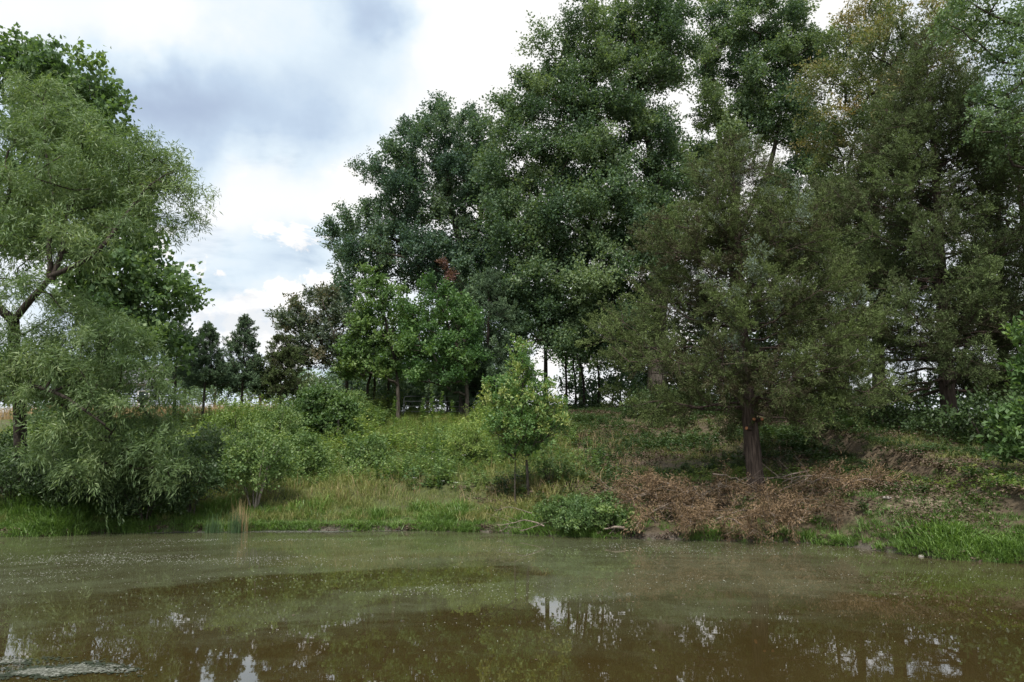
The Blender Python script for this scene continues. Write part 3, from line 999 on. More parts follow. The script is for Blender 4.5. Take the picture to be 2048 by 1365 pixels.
broadleaf('oak_tree', 'loose oak with bronze-tipped leaves left of the tall sparse cedar', 'oak tree', b,
          [W(1755, 600, 30), W(1750, 400, 30), W(1755, 200, 30), W(1780, 40, 30)], 0.26, 0.06,
          lobes_px([(1745, 25, 50, 40, 1.2), (1705, 100, 34, 55, 1.0), (1790, 90, 70, 55, 1.4, 26), (1860, 60, 60, 40, 1.4, 25), (1900, 110, 50, 36, 1.0, 24.5), (1810, 200, 50, 60, 1.2, 25.5), (1650, 175, 36, 45, 1.0),
                    (1740, 190, 60, 60, 1.4), (1700, 290, 55, 60, 1.4), (1650, 280, 30, 50, 1.0), (1780, 290, 60, 80, 1.4), (1720, 400, 70, 60, 1.6),
                    (1670, 420, 40, 50, 1.2), (1760, 500, 80, 60, 1.6), (1700, 560, 60, 50, 1.4)], 30),
          M['oak_brown'], M['bark_dark'], 14, spacing=0.70, clump=0.66, rep=3, n_tw=12, n_lf=17, L=0.12, Wd=0.048, group=OAK_GROUP, droop=0.25, tint0=0.45, tvar=0.22)
b = gpt(2190, 20)
broadleaf('hickory_tree', 'pale green drooping foliage of a tree leaning in at the top right edge', 'tree', b,
          [W(2190, 600, 20), W(2180, 300, 20), W(2150, 100, 20)], 0.22, 0.06,
          lobes_px([(1940, 20, 60, 40, 1.0), (2040, 50, 50, 60, 1.0), (2010, 190, 50, 40, 1.0), (1975, 245, 38, 26, 0.8), (2060, 270, 50, 50, 1.0),
                    (2150, 120, 70, 90, 1.2), (2035, 120, 50, 36, .9), (1985, 95, 40, 30, .8), (2170, 300, 80, 80, 1.2), (2120, 20, 60, 50, 1.2)], 20),
          M['ash'], M['bark'], 15, spacing=0.55, clump=0.5, n_tw=12, n_lf=13, L=0.11, Wd=0.042, droop=0.5, up_pen=0.8)

b = gpt(2010, 28)
broadleaf('oak_tree', 'dark airy oak behind the cedars at the right edge', 'oak tree', b,
          [W(2008, 700, 28), W(2000, 500, 28), W(1990, 250, 28)], 0.22, 0.05,
          lobes_px([(1990, 330, 60, 60, 1.2), (2050, 420, 60, 70, 1.2), (1960, 450, 60, 70, 1.2), (2010, 560, 80, 60, 1.4), (1940, 640, 70, 60, 1.4), (2060, 660, 60, 60, 1.4),
                    (1860, 560, 60, 50, 1.2), (1830, 420, 50, 60, 1.2)], 28),
          M['oak'], M['bark_dark'], 17, spacing=0.85, clump=0.62, n_tw=11, n_lf=14, L=0.12, Wd=0.06, group=OAK_GROUP, tvar=.17)

# left: the broad-leaved tree behind the willow
b = gpt(205, 27)
broadleaf('sycamore_tree', 'tall broad-leaved tree with large leaves rising behind the willow', 'tree', b,
          [W(205, 600, 27), W(180, 400, 27), W(130, 220, 27), W(90, 130, 27)], 0.28, 0.05,
          lobes_px([(65, 135, 45, 34, 1.2), (15, 165, 35, 35, 1.0), (110, 180, 60, 40, 1.4), (185, 200, 45, 45, 1.3), (205, 270, 40, 50, 1.3),
                    (120, 290, 90, 70, 1.6), (200, 400, 80, 70, 1.6), (240, 500, 60, 50, 1.6), (210, 580, 70, 50, 1.8), (290, 570, 45, 45, 1.4),
                    (330, 610, 42, 42, 1.2), (320, 690, 45, 40, 1.4), (240, 660, 60, 50, 1.6), (40, 420, 90, 90, 1.6)], 27),
          M['syc'], M['bark'], 16, spacing=0.72, clump=0.72, n_tw=12, n_lf=12, L=0.17, Wd=0.15, extra_trunks=[([W(205, 640, 27), W(270, 600, 27), W(330, 600, 27)], 0.1, 0.03)])

# ------------------------------------------------------------------ willow on the left
b = gpt(42, 20.3)
WB = b
broadleaf('willow_tree', 'large willow with forked dark limbs and narrow drooping leaves over the left bank', 'willow tree', b,
          [W(40, 830, 19.6), W(30, 720, 18.4), W(27, 642, 17.8)], 0.155, 0.12,
          lobes_px([(85, 195, 62, 36, 0.8), (35, 260, 50, 50, 0.9), (130, 255, 66, 40, 0.9), (215, 300, 54, 36, 0.9), (290, 300, 40, 32, 0.7),
                    (335, 350, 34, 40, 0.7), (265, 365, 50, 36, 0.9), (175, 380, 66, 44, 1.0), (60, 390, 70, 44, 1.0), (310, 425, 44, 34, 0.7),
                    (225, 450, 50, 28, 0.8), (40, 480, 56, 36, 0.9), (150, 500, 30, 20, 0.6), (10, 570, 36, 36, 0.8), (386, 425, 10, 18, 0.25), (372, 390, 12, 16, .3), (150, 470, 50, 26, .4, 16.2), (238, 425, 40, 22, .4, 16.2), (95, 320, 44, 50, .4, 16.3), (60, 560, 30, 24, .3, 16.3), (300, 795, 34, 24, .6, 18.2), (262, 770, 34, 24, .6, 17.8),
                    (150, 630, 70, 34, 1.0), (230, 680, 66, 44, 1.0), (70, 690, 70, 44, 1.0), (285, 735, 34, 34, 0.8), (160, 735, 100, 40, 1.1),
                    (15, 730, 50, 40, 1.0), (100, 785, 50, 26, 0.9), (225, 800, 60, 30, 0.9), (190, 860, 80, 32, 1.0, 17.9), (275, 900, 70, 36, 0.9, 18.2),
                    (340, 925, 44, 36, 0.8, 18.4), (210, 935, 90, 36, 0.9, 18.2), (310, 855, 40, 28, 0.8, 18.6), (110, 900, 50, 30, .8, 18.2)], 17.6),
          M['willow'], M['bark_dark'], 21, spacing=0.47, clump=0.46, n_tw=13, n_lf=22, L=0.125, Wd=0.021, droop=0.75, out=0.35, up=0.1, shell=0.3,
          tip=0.011, up_pen=0.7, jit=0.12, updir=0.2, along=0.8, tint0=0.50, tvar=0.12, rep=2,
          extra_trunks=[([W(27, 642, 17.8), W(65, 595, 17.3), W(100, 553, 17.1), W(97, 480, 17.0), W(108, 400, 17.1), W(90, 300, 17.2), W(90, 220, 17.2)], 0.085, 0.016),
                        ([W(100, 553, 17.1), W(150, 532, 16.9), W(200, 498, 16.8), W(245, 440, 16.9), W(290, 380, 17.0), W(330, 350, 17.2)], 0.065, 0.012),
                        ([W(104, 560, 17.1), W(125, 500, 17.1), W(135, 430, 17.2), W(190, 330, 18.0)], 0.07, 0.018),
                        ([W(27, 642, 17.8), W(0, 618, 17.6), W(-60, 560, 17.4)], 0.12, 0.05),
                        ([W(-60, 560, 17.4), W(-20, 470, 17.3), W(20, 380, 17.3), W(10, 330, 17.3)], 0.08, 0.02),
                        ([W(33, 760, 18.7), W(70, 772, 17.2), W(130, 795, 16.9), W(210, 850, 16.9)], 0.06, 0.02),
                        ([W(36, 790, 19.0), W(110, 800, 17.9), W(200, 870, 18.0), W(300, 890, 18.3)], 0.06, 0.015)])

# ------------------------------------------------------------------ middle trees at the crest
b = gpt(693, 36)
broadleaf('oak_sapling', 'small oak with bronze-purple leaves right of the three small cedars', 'tree', b,
          [W(692, 740, 36), W(665, 660, 36), W(640, 590, 36)], 0.09, 0.03,
          lobes_px([(640, 600, 32, 24, 0.9), (590, 640, 30, 26, 0.9), (650, 650, 50, 36, 1.2), (690, 660, 40, 40, 1.2), (630, 700, 50, 36, 1.2),
                    (690, 720, 50, 36, 1.2), (600, 720, 26, 24, 0.8)], 36),
          M['bronze'], M['bark'], 31, spacing=0.58, clump=0.5, rep=3, n_tw=11, n_lf=13, L=0.13, Wd=0.07)
b = gpt(797, 35)
broadleaf('maple_tree', 'bright yellow-green young maple in front of the broad oak', 'maple tree', b,
          [W(793, 740, 35), W(775, 660, 35), W(755, 560, 35)], 0.10, 0.03,
          lobes_px([(742, 558, 14, 18, 0.4), (765, 575, 20, 18, .5), (735, 590, 26, 20, .7), (785, 605, 26, 20, .7), (812, 590, 14, 10, .3), (755, 625, 40, 22, 1.0), (725, 640, 24, 16, .8),
                    (800, 650, 26, 22, .8), (750, 675, 46, 22, 1.1), (790, 705, 34, 24, 1.0), (725, 705, 30, 20, .9), (755, 740, 50, 22, 1.2), (715, 750, 24, 18, .8)], 35),
          M['maple'], M['bark'], 32, spacing=0.55, clump=0.46, n_tw=12, n_lf=14, L=0.12, Wd=0.09, flatten=.45, tvar=.18)
b = gpt(935, 34.5)
broadleaf('elm_tree', 'mid green tree with spiky upright shoots above the metal gate', 'tree', b,
          [W(930, 740, 34.5), W(900, 660, 34.5), W(870, 570, 34.5)], 0.10, 0.03,
          lobes_px([(853, 575, 10, 26, 0.4), (868, 600, 16, 20, .5), (905, 590, 12, 20, .4), (925, 600, 14, 16, .4), (845, 630, 24, 20, .8), (890, 630, 30, 22, .9), (830, 660, 20, 16, .7), (930, 645, 28, 22, .9),
                    (865, 670, 36, 22, 1.1), (915, 685, 36, 24, 1.1), (835, 705, 34, 22, 1.1), (880, 715, 40, 22, 1.2), (945, 720, 26, 22, 1.0), (840, 745, 36, 20, 1.1), (905, 755, 46, 20, 1.2)], 34.5),
          M['elm'], M['bark'], 33, spacing=0.55, clump=0.48, n_tw=12, n_lf=15, L=0.12, Wd=0.07, up=0.7, flatten=.5, tvar=.16)
b = gpt(895, 37)
broadleaf('dead_sapling', 'slim sapling with dead red leaves showing against the broad oak', 'tree', b,
          [W(893, 650, 36.6), W(896, 580, 36.6), W(885, 510, 36.6)], 0.05, 0.015,
          lobes_px([(900, 556, 10, 14, 0.35), (890, 530, 8, 10, 0.3)], 36.6),
          M['red'], M['bark'], 34, spacing=0.34, clump=0.26, n_tw=7, n_lf=8, L=0.13, Wd=0.06)
b = gpt(975, 36.5)
cedar('cedar_tree', 'dark shaggy cedar between the mid green tree and the tallest oak', b, 6.6, 0.14,
      lambda f: 2.0 * (1 - f) ** 0.55 + 0.15, M['cedar_dark'], M['bark_dark'], 35, n_br=80, n_sp=22, L=0.12, Wd=0.035, r_base=0.14)

CG = 'small cedars on the left crest'
b = gpt(404, 32)
cedar('cedar_tree', 'leftmost of the three small pointed cedars, on a slim bare stem', b, 4.25, 0.46, lambda f: 1.15 * (1 - f) ** 0.85 / 0.60 + 0.05,
      M['cedar_dark'], M['bark'], 36, n_br=135, n_sp=20, L=0.10, Wd=0.028, r_base=0.07, group=CG, tw_len=0.34, rise=0.38)
b = gpt(480, 33)
cedar('cedar_tree', 'middle and tallest of the three small pointed cedars', b, 4.55, 0.36, lambda f: 1.15 * (1 - f) ** 0.8 / 0.78 + 0.05,
      M['cedar_dark'], M['bark'], 37, n_br=150, n_sp=20, L=0.10, Wd=0.028, r_base=0.07, group=CG, tw_len=0.34, rise=0.42)
b = gpt(557, 33)
cedar('cedar_tree', 'blunt-topped olive cedar, rightmost of the three small cedars', b, 3.8, 0.42, lambda f: 1.05 * (1 - f ** 2.2) ** 0.6 + 0.08,
      M['cedar_olive'], M['bark'], 38, n_br=120, n_sp=18, L=0.10, Wd=0.028, r_base=0.08, group=CG, tw_len=0.36, rise=0.30)
b = gpt(346, 34)
cedar('cedar_tree', 'dark cedar half hidden behind the willow, beside the dry field', b, 4.6, 0.42, lambda f: 0.95 * (1 - f) ** 0.5 + 0.1,
      M['cedar_dark'], M['bark_dark'], 39, n_br=80, n_sp=18, L=0.10, Wd=0.03, r_base=0.09, tw_len=0.4)

# ------------------------------------------------------------------ the two big cedars
b = gpt(1516, 19.0)
CEDAR_B = b


def front_prof(f):
    return np.interp(f, [0.2, 0.24, 0.32, 0.45, 0.6, 0.75, 0.88, 1.0], [2.6, 3.5, 3.7, 3.05, 2.45, 1.75, 0.85, 0.12])


tc = cedar('cedar_tree', 'wide front cedar with a thick bare lower trunk above the brown brush pile', b, 8.7, 0.235, front_prof,
           M['cedar'], M['bark_cedar'], 41, n_br=150, tw_per_m=5.8, n_sp=46, L=0.062, Wd=0.016, r_base=0.19, lean=(-0.35, 0), tw_len=0.62,
           rise=0.24, front=0.78, blue=0.07, fluted=True, dens_exp=1.15)
rng = np.random.default_rng(5)
for u, v, du in ((1494, 858, -1), (1507, 840, -0.2), (1521, 840, 0.4)):
    p = W(u, v, 18.8)
    c0 = np.array([b[0] - 0.02, b[1], p[2] - 0.05])
    d = nrm(np.array([du * 0.8, -1.0, 0.35]))
    tip_ = np.array([p[0], 18.78, p[2]]) + d * 0.05
    o = mesh_obj('branch_stub', *tube([c0, (c0 + tip_) / 2, tip_], [0.05, 0.045, 0.042], 10, 0.05, rng, False), M['bark_cedar'], tc, None, True, b)
    g = Geo()
    g.add(*tube([tip_ - d * 0.004, tip_ + d * 0.003], [0.040, 0.039], 10))
    o2 = g.build('cut_face', M['cut'], o, False, b)

b = gpt(1905, 23)


def right_prof(f):
    return np.interp(f, [0.1, 0.18, 0.3, 0.5, 0.7, 0.85, 1.0], [2.2, 3.2, 3.3, 2.9, 2.1, 1.25, 0.3])


cedar('cedar_tree', 'tall sparse cedar on the right with sky showing through its open branches', b, 12.0, 0.12, right_prof,
      M['cedar_olive'], M['bark_cedar'], 42, n_br=210, tw_per_m=5.4, n_sp=32, L=0.072, Wd=0.019, r_base=0.24, lean=(0.1, 0), tw_len=0.65, rise=0.30, front=0.85)
b = gpt(2085, 24)
cedar('cedar_tree', 'cedar at the right edge whose dark branches mingle with the tall sparse one', b, 10.2, 0.12,
      lambda f: 2.6 * (1 - f) ** 0.5 + 0.2, M['cedar_olive'], M['bark_cedar'], 43, n_br=110, tw_per_m=5, n_sp=22, L=0.10, Wd=0.025, r_base=0.2, tw_len=0.65)
b = gpt(1690, 25.5)
cedar('cedar_tree', 'lower cedar between the front cedar and the tall sparse one', b, 7.6, 0.34,
      lambda f: 2.1 * (1 - f) ** 0.5 + 0.15, M['cedar_olive'], M['bark_dark'], 44, n_br=95, tw_per_m=5, n_sp=22, L=0.10, Wd=0.026, r_base=0.15, tw_len=0.6)

# ------------------------------------------------------------------ leafy sapling in the middle of the bank
b = gpt(1058, 19.9)
broadleaf('sapling', 'young leafy tree with yellow-green tips standing alone on the bank', 'sapling', b,
          [W(1052, 900, 19.9), W(1046, 800, 19.9), W(1045, 690, 19.9)], 0.045, 0.010,
          lobes_px([(1046, 702, 14, 22, 0.2), (1045, 738, 26, 20, 0.4), (1040, 772, 42, 20, 0.6), (1075, 775, 30, 16, .4), (1042, 806, 58, 22, 0.8), (1095, 812, 36, 14, 0.5), (995, 800, 30, 14, 0.4),
                    (1045, 842, 66, 22, 0.9), (1000, 856, 36, 16, .6), (1095, 850, 36, 16, .6), (1045, 872, 56, 18, 0.8), (1040, 900, 40, 14, 0.5), (975, 772, 14, 14, 0.2), (1128, 815, 14, 8, 0.2)], 19.9),
          M['sapling'], M['bark'], 51, spacing=0.23, clump=0.23, n_tw=7, n_lf=8, L=0.078, Wd=0.042, tip=0.007, up_pen=1.0, flatten=0.3, shell=0.1, lean_out=.35, rep=2, tvar=.2, tint0=.42,
          extra_trunks=[([gpt(1030, 19.8), W(1030, 950, 19.8), W(1031, 900, 19.85)], 0.018, 0.008)])

# ------------------------------------------------------------------ distant trees, house and field on the left
for i, (u, v, ru, rv, D, key, lab) in enumerate((
        (370, 775, 36, 34, 62, 'far', 'pale bluish distant tree seen just right of the willow'),
        (430, 778, 40, 30, 70, 'far', 'round bright distant tree under the first small cedar'),
        (520, 782, 46, 26, 66, 'far', 'low distant tree seen between the second and third small cedars'),
        (610, 778, 40, 26, 72, 'far', 'distant tree showing left of the bronze oak stem'),
        (690, 770, 46, 30, 60, 'far', 'distant tree behind the thin stems left of the gate'),
        (-60, 760, 90, 60, 50, 'oak', 'dark distant tree behind the willow trunk at the left edge'),
        (120, 770, 90, 50, 55, 'oak', 'dark distant tree seen beneath the willow limbs'))):
    b = gpt(u, D)
    broadleaf('distant_tree', lab, 'tree', b, [W(u, v + rv * 0.5, D), W(u, v - rv * 0.3, D)], 0.16, 0.06,
              lobes_px([(u, v, ru, rv, ru * D / F), (u - ru * .5, v + rv * .45, ru * .6, rv * .6, ru * D / F * .6), (u + ru * .5, v + rv * .4, ru * .6, rv * .6, ru * D / F * .6)], D),
              M[key], M['bark'], 60 + i, spacing=0.95, clump=0.95, n_tw=9, n_lf=9, L=0.26, Wd=0.17, group='distant trees beyond the field')

TH = 'shaded background trees behind the gate'
for i, (u, v, ru, rv, D, key, lab) in enumerate((
        (830, 700, 70, 70, 47, 'oak', 'shaded background tree behind the bright maple and gate'),
        (930, 700, 60, 80, 48, 'oak', 'shaded background tree behind the dark shaggy cedar'),
        (1080, 640, 60, 60, 46, 'oak', 'shaded background tree under the tallest oak'),
        (1290, 690, 70, 70, 46, 'oak', 'shaded background tree behind the left side of the front cedar'),
        (1480, 680, 110, 80, 47, 'oak', 'shaded background tree behind the trunk of the front cedar'),
        (1150, 720, 50, 36, 52, 'elm', 'thin pale-leaved background tree showing in the trunk gap right of the sapling'))):
    b = gpt(u + 12, D)
    broadleaf('background_tree', lab, 'tree', b, [W(u + 10, v + 20, D), W(u, v - rv * 0.5, D)], 0.15, 0.05,
              lobes_px([(u, v, ru, rv, 1.6), (u - ru * .4, v - rv * .5, ru * .6, rv * .5, 1.4), (u + ru * .4, v - rv * .3, ru * .6, rv * .5, 1.4)], D),
              M[key], M['bark_dark'], 80 + i, spacing=1.05, clump=1.0, n_tw=10, n_lf=10, L=0.22, Wd=0.14, group=TH)

for i, (u, v, ru, rv, D, lab) in enumerate((
        (820, 808, 50, 26, 38.0, 'low shaded growth right behind the left half of the gate'),
        (900, 808, 50, 26, 38.0, 'low shaded growth right behind the right half of the gate'),
        (770, 788, 56, 48, 39.5, 'dark understorey close behind the left end of the gate'),
        (855, 786, 56, 50, 39.5, 'dark understorey close behind the middle of the gate'),
        (940, 786, 56, 50, 39.5, 'dark understorey close behind the right gate post'),
        (700, 790, 40, 40, 41, 'dark understorey behind the foot of the bronze oak'),
        (1225, 790, 50, 40, 41, 'dark understorey under the right boughs of the tallest oak'),
        (740, 776, 57.5, 56, 45, 'dark thicket of low branches behind the thin stems'),
        (820, 781, 63.25, 61, 46, 'dark thicket straight behind the metal gate'),
        (910, 781, 57.5, 61, 46, 'dark thicket behind the right gate post'),
        (985, 796, 29.9, 46, 45, 'dark thicket just left of the leafy sapling top'),
        (1240, 776, 57.5, 76, 45, 'dark thicket right of the trunk gap'),
        (1340, 776, 80.5, 76, 45, 'dark thicket behind the left boughs of the front cedar'),
        (1460, 781, 92, 76, 45, 'dark thicket straight behind the front cedar trunk'),
        (1150, 816, 80.5, 36, 44, 'low dark thicket at the foot of the trunk gap'),
        (1600, 836, 80.5, 42, 38, 'low dark thicket under the gap right of the cedar trunk'),
        (1720, 832, 92, 46, 36, 'low dark thicket under the bronze-tipped oak'),
        (1850, 824, 103.5, 52, 33, 'low dark thicket behind the tall sparse cedar'),
        (1990, 806, 103.5, 56, 32, 'low dark thicket at the right edge of the wood'))):
    b = gpt(u, D)
    broadleaf('thicket', lab, 'thicket', b, [W(u, v + rv * .4, D), W(u + 4, v - rv * 0.5, D)], 0.10, 0.03,
              lobes_px([(u, v, ru, rv, 1.2), (u - ru * .5, v + rv * .3, ru * .6, rv * .7, 1.0), (u + ru * .5, v + rv * .3, ru * .6, rv * .7, 1.0)], D),
              M['oak'], M['bark_dark'], 100 + i, spacing=0.85, clump=0.8, n_tw=11, n_lf=12, L=0.17, Wd=0.11, group='dark thickets in the shade of the wood', tint0=.3)

# thin bare stems along the fence line
rng = np.random.default_rng(77)
STEMS = [(735, 36, 'stem left of the bright maple trunk'), (748, 37, 'stem close against the left of another by the maple'), (776, 36.5, 'thin dark stem left of the maple trunk'),
         (1133, 40, 'leftmost dark trunk in the gap right of the sapling'), (1150, 42, 'second dark trunk in the gap right of the sapling'),
         (1168, 40, 'third dark trunk in the gap right of the sapling'), (1196, 41, 'rightmost dark trunk in the gap right of the sapling'),
         (1010, 41, 'dark trunk seen just left of the sapling'), (1623, 33, 'dark trunk behind the right side of the front cedar'), (1650, 34, 'bare trunk in the gap right of the cedar trunk'),
         (1668, 35, 'slim trunk rightmost in the gap behind the front cedar'), (90, 24, 'thin dark stem just right of the willow trunk'),
         (106, 24.5, 'second thin stem right of the willow trunk'), (131, 24, 'leaning thin stem furthest right of the willow trunk')]
for u, D, lab in STEMS:
    b = gpt(u, D)
    t = thing('tree_stem', lab, 'tree stem', b, 'slim bare stems among the trees')
    h = rng.uniform(3.2, 4.6) if D > 30 else rng.uniform(1.5, 2.2)
    pts = smooth_path([b - [0, 0, .2], b + [rng.normal(0, .05), 0, h * .4], b + [rng.normal(0, .15), 0, h * .75], b + [rng.normal(0, .25), 0, h]], 10)
    r0 = (0.075 if D > 30 else 0.035) * rng.uniform(0.8, 1.3)
    g = Geo()
    g.add(*tube(pts, np.linspace(r0, r0 * 0.5, 10), 8, 0.05, rng))
    br0 = pts[rng.integers(4, 10, 7)]
    br1 = br0 + np.stack([rng.normal(0, .5, 7), rng.normal(0, .3, 7), rng.uniform(.1, .7, 7)], 1)
    g.add(*segs(br0, br1, r0 * .3, r0 * .12, 4))
    g.build('trunk', M['bark_dark'], t, True, b)
    cl = br1 + rng.normal(0, .1, br1.shape)
    V, Q, tt, _, _ = twig_leaves(rng, cl, np.full(7, .45), 6, 8, .13, .07, b)
    mesh_obj('crown', V, Q, M['oak'], t, tt, False, b)


def box_quads(x0, x1, y0, y1, z0, z1):
    V = np.array([[x, y, z] for z in (z0, z1) for y in (y0, y1) for x in (x0, x1)], float)
    Q = np.array([[0, 2, 3, 1], [4, 5, 7, 6], [0, 1, 5, 4], [2, 6, 7, 3], [0, 4, 6, 2], [1, 3, 7, 5]])
    return V, Q


def build_house():
    D = 72.0
    b = gpt(250, D)
    x1 = W(328, 820, D)[0]
    x0 = x1 - 9.0
    z0 = b[2] - 0.3
    zt = W(300, 768, D)[2]
    t = thing('house', 'blue-grey sided house half hidden by the willow, beyond the dry field', 'house', (x1 - 4.5, D + 3, z0))
    og = (x1 - 4.5, D + 3, z0)
    wall = mesh_obj('wall', *box_quads(x0, x1, D, D + 6.5, z0, zt), M['siding'], t, None, False, og)
    g = Geo()
    for k in range(int((zt - z0) / 0.22)):
        z = z0 + 0.1 + k * 0.22
        g.add(*box_quads(x0 + 0.1, x1 - 0.1, D - 0.018, D - 0.002, z, z + 0.19))
    o = g.build('siding_boards', M['siding'], wall, False, og)
    o['kind'] = 'stuff'
    # gable roof
    ym = D + 3.25
    V = np.array([[x0 - .4, D - .5, zt - .1], [x1 + .4, D - .5, zt - .1], [x1 + .4, ym, zt + 2.0], [x0 - .4, ym, zt + 2.0], [x1 + .4, D + 7.0, zt - .1], [x0 - .4, D + 7.0, zt - .1],
                  [x0 - .4, D - .5, zt + .06], [x1 + .4, D - .5, zt + .06], [x1 + .4, ym, zt + 2.16], [x0 - .4, ym, zt + 2.16], [x1 + .4, D + 7.0, zt + .06], [x0 - .4, D + 7.0, zt + .06]])
    Q = np.array([[0, 1, 2, 3], [3, 2, 4, 5], [6, 9, 8, 7], [9, 11, 10, 8], [0, 6, 7, 1], [5, 4, 10, 11], [1, 7, 8, 2], [2, 8, 10, 4], [0, 3, 9, 6], [3, 5, 11, 9]])
    mesh_obj('roof', V, Q, M['roof'], t, None, False, og)
    for xx in (x1 - 1.9, x1 - 4.6, x1 - 7.4):
        f_ = Geo()
        zz0, zz1 = zt - 1.9, zt - 0.6
        for q in ((xx - .55, xx - .45, zz0, zz1), (xx + .45, xx + .55, zz0, zz1), (xx - .45, xx + .45, zz1 - .1, zz1), (xx - .45, xx + .45, zz0, zz0 + .1)):
            f_.add(*box_quads(q[0], q[1], D - .09, D - .02, q[2], q[3]))
        fr = f_.build('window', M['trim'], t, False, og)
        mesh_obj('pane', *box_quads(xx - .45, xx + .45, D - .05, D - .021, zz0 + .1, zz1 - .1), M['glass'], fr, None, False, og)
    mesh_obj('corner_board', *box_quads(x1 - .09, x1 + .03, D - .04, D + .1, z0, zt - .1), M['trim'], t, None, False, og)


build_house()

# ------------------------------------------------------------------ gate, posts
def build_gate():
    D = 36.3
    p0, p1 = W(808, 793, D), W(922, 796, D)
    zt = p0[2]
    zb = zt - 1.15
    b = np.array([p0[0], D, zb - .12])
    t = thing('metal_gate', 'tubular metal farm gate half hidden by weeds at the edge of the woods', 'gate', b)
    x0, x1 = p0[0], p1[0]
    r = 0.024
    loop = [(x0 + .0, zb + .1), (x0, zt - .12), (x0 + .04, zt - .03), (x0 + .13, zt), (x1 - .13, zt), (x1 - .04, zt - .03), (x1, zt - .12), (x1, zb + .1), (x1 - .1, zb), (x0 + .1, zb), (x0, zb + .1)]
    pts = np.array([[x, D, z] for x, z in loop])
    mesh_obj('gate_frame', *tube(pts, np.full(len(pts), r), 8), M['gate'], t, None, True, b)
    for k in range(1, 5):
        z = zt - (zt - zb) * k / 5
        mesh_obj('rail', *tube([[x0 + .02, D, z], [x1 - .02, D, z]], [.02, .02], 8), M['gate'], t, None, True, b)
    for fx in (.33, .72):
        x = x0 + (x1 - x0) * fx
        mesh_obj('brace', *tube([[x, D - .03, zb + .02], [x, D - .03, zt - .02]], [.018, .018], 6), M['gate'], t, None, True, b)


build_gate()


def post(u, v_top, D, r, mat, label, name='fence_post', hgt=None):
    tp = W(u, v_top, D)
    b = np.array([tp[0], D, float(ground(tp[0], D))])
    h = max(tp[2] - b[2], .5)
    rg = np.random.default_rng(int(u))
    t = thing(name, label, 'post', b, 'fence posts on the crest')
    k = 8
    pts = [b + [0, 0, -.2], b + [0.01, 0, h * .5], b + [0.02, 0, h]]
    mesh_obj('shaft', *tube(pts, [r * 1.1, r, r * .95], k, 0.06, rg), mat, t, None, True, b)


post(338, 842, 30, .055, M['post'], 'short weathered wooden fence post against the dry field')
post(676, 836, 29, .045, M['post'], 'thin pale wooden post in the weeds below the bronze oak')
post(922, 784, 36.3, .11, M['post'], 'thick wooden post at the right end of the metal gate')
post(612, 776, 40, .03, M['trim'], 'thin white pole standing among the bushes on the crest')
post(704, 776, 37, .06, M['post'], 'dark wooden post left of the thin stems')

# ------------------------------------------------------------------ shrubs on the bank
def shrub(u, D, wpx, v_top, mat, label, seed, name='shrub', L=0.07, Wd=0.045, spacing=0.30, clump=0.30, n_tw=9, n_lf=10, bark='bark', group='shrubs on the bank', stems=5, low=0.15, **kw):
    rng = np.random.default_rng(seed)
    b = gpt(u, D)
    tp = W(u, v_top, D)
    h = max(tp[2] - b[2], 0.3)
    rx = wpx * 0.5 * D / F
    t = thing(name, label, 'shrub', b, group)
    lob = [(b + [0, 0, h * .55], np.array([rx * .75, rx * .6, h * .42]))]
    for i in range(5):
        a = rng.uniform(0, 2 * PI)
        lob.append((b + [math.cos(a) * rx * .55, math.sin(a) * rx * .4, h * rng.uniform(low + .15, .6)], np.array([rx * .45, rx * .4, h * rng.uniform(.22, .36)])))
    cl = sample_clumps(rng, lob, spacing, 0.35)
    cl = cl[cl[:, 2] > ground(cl[:, 0], cl[:, 1]) + h * low * 0.6]
    g = Geo()
    trunks = []
    for s in range(stems):
        a = rng.uniform(0, 2 * PI)
        e = b + [math.cos(a) * rx * .5, math.sin(a) * rx * .4, h * rng.uniform(.55, .85)]
        p = smooth_path([b + [math.cos(a) * .05, math.sin(a) * .05, -.1], (b + e) / 2 + [0, 0, -.05 * h], e], 7)
        r = np.linspace(.016, .006, 7) * (0.6 + 0.5 * h)
        g.add(*tube(p, r, 5))
        trunks.append((p, r))
    p0, p1, r0, r1 = skeleton(rng, trunks, cl, 0.8, .006)
    g.add(*segs(p0, p1, r0, r1, 3))
    g.build('stem', M[bark], t, True, b)
    P = np.repeat(cl, 2, 0)
    P = P + rng.normal(0, .3 * clump, P.shape) * (np.arange(len(P)) % 2)[:, None]
    P = P[P[:, 2] > ground(P[:, 0], P[:, 1]) + .3 * clump]
    ng = spray_group((mat.name, seed), leaf_variants(seed, clump, n_tw, n_lf, L, Wd, 4, tvar=.06, **kw), mat)
    sprays('foliage', P, tilt_rot(rng, nrm(P - b - [0, 0, h * .3]), .7), rng.uniform(.7, 1.3, len(P)), rng.normal(0, .10, len(P)), rng.integers(0, 4, len(P)), ng, mat, t, b)


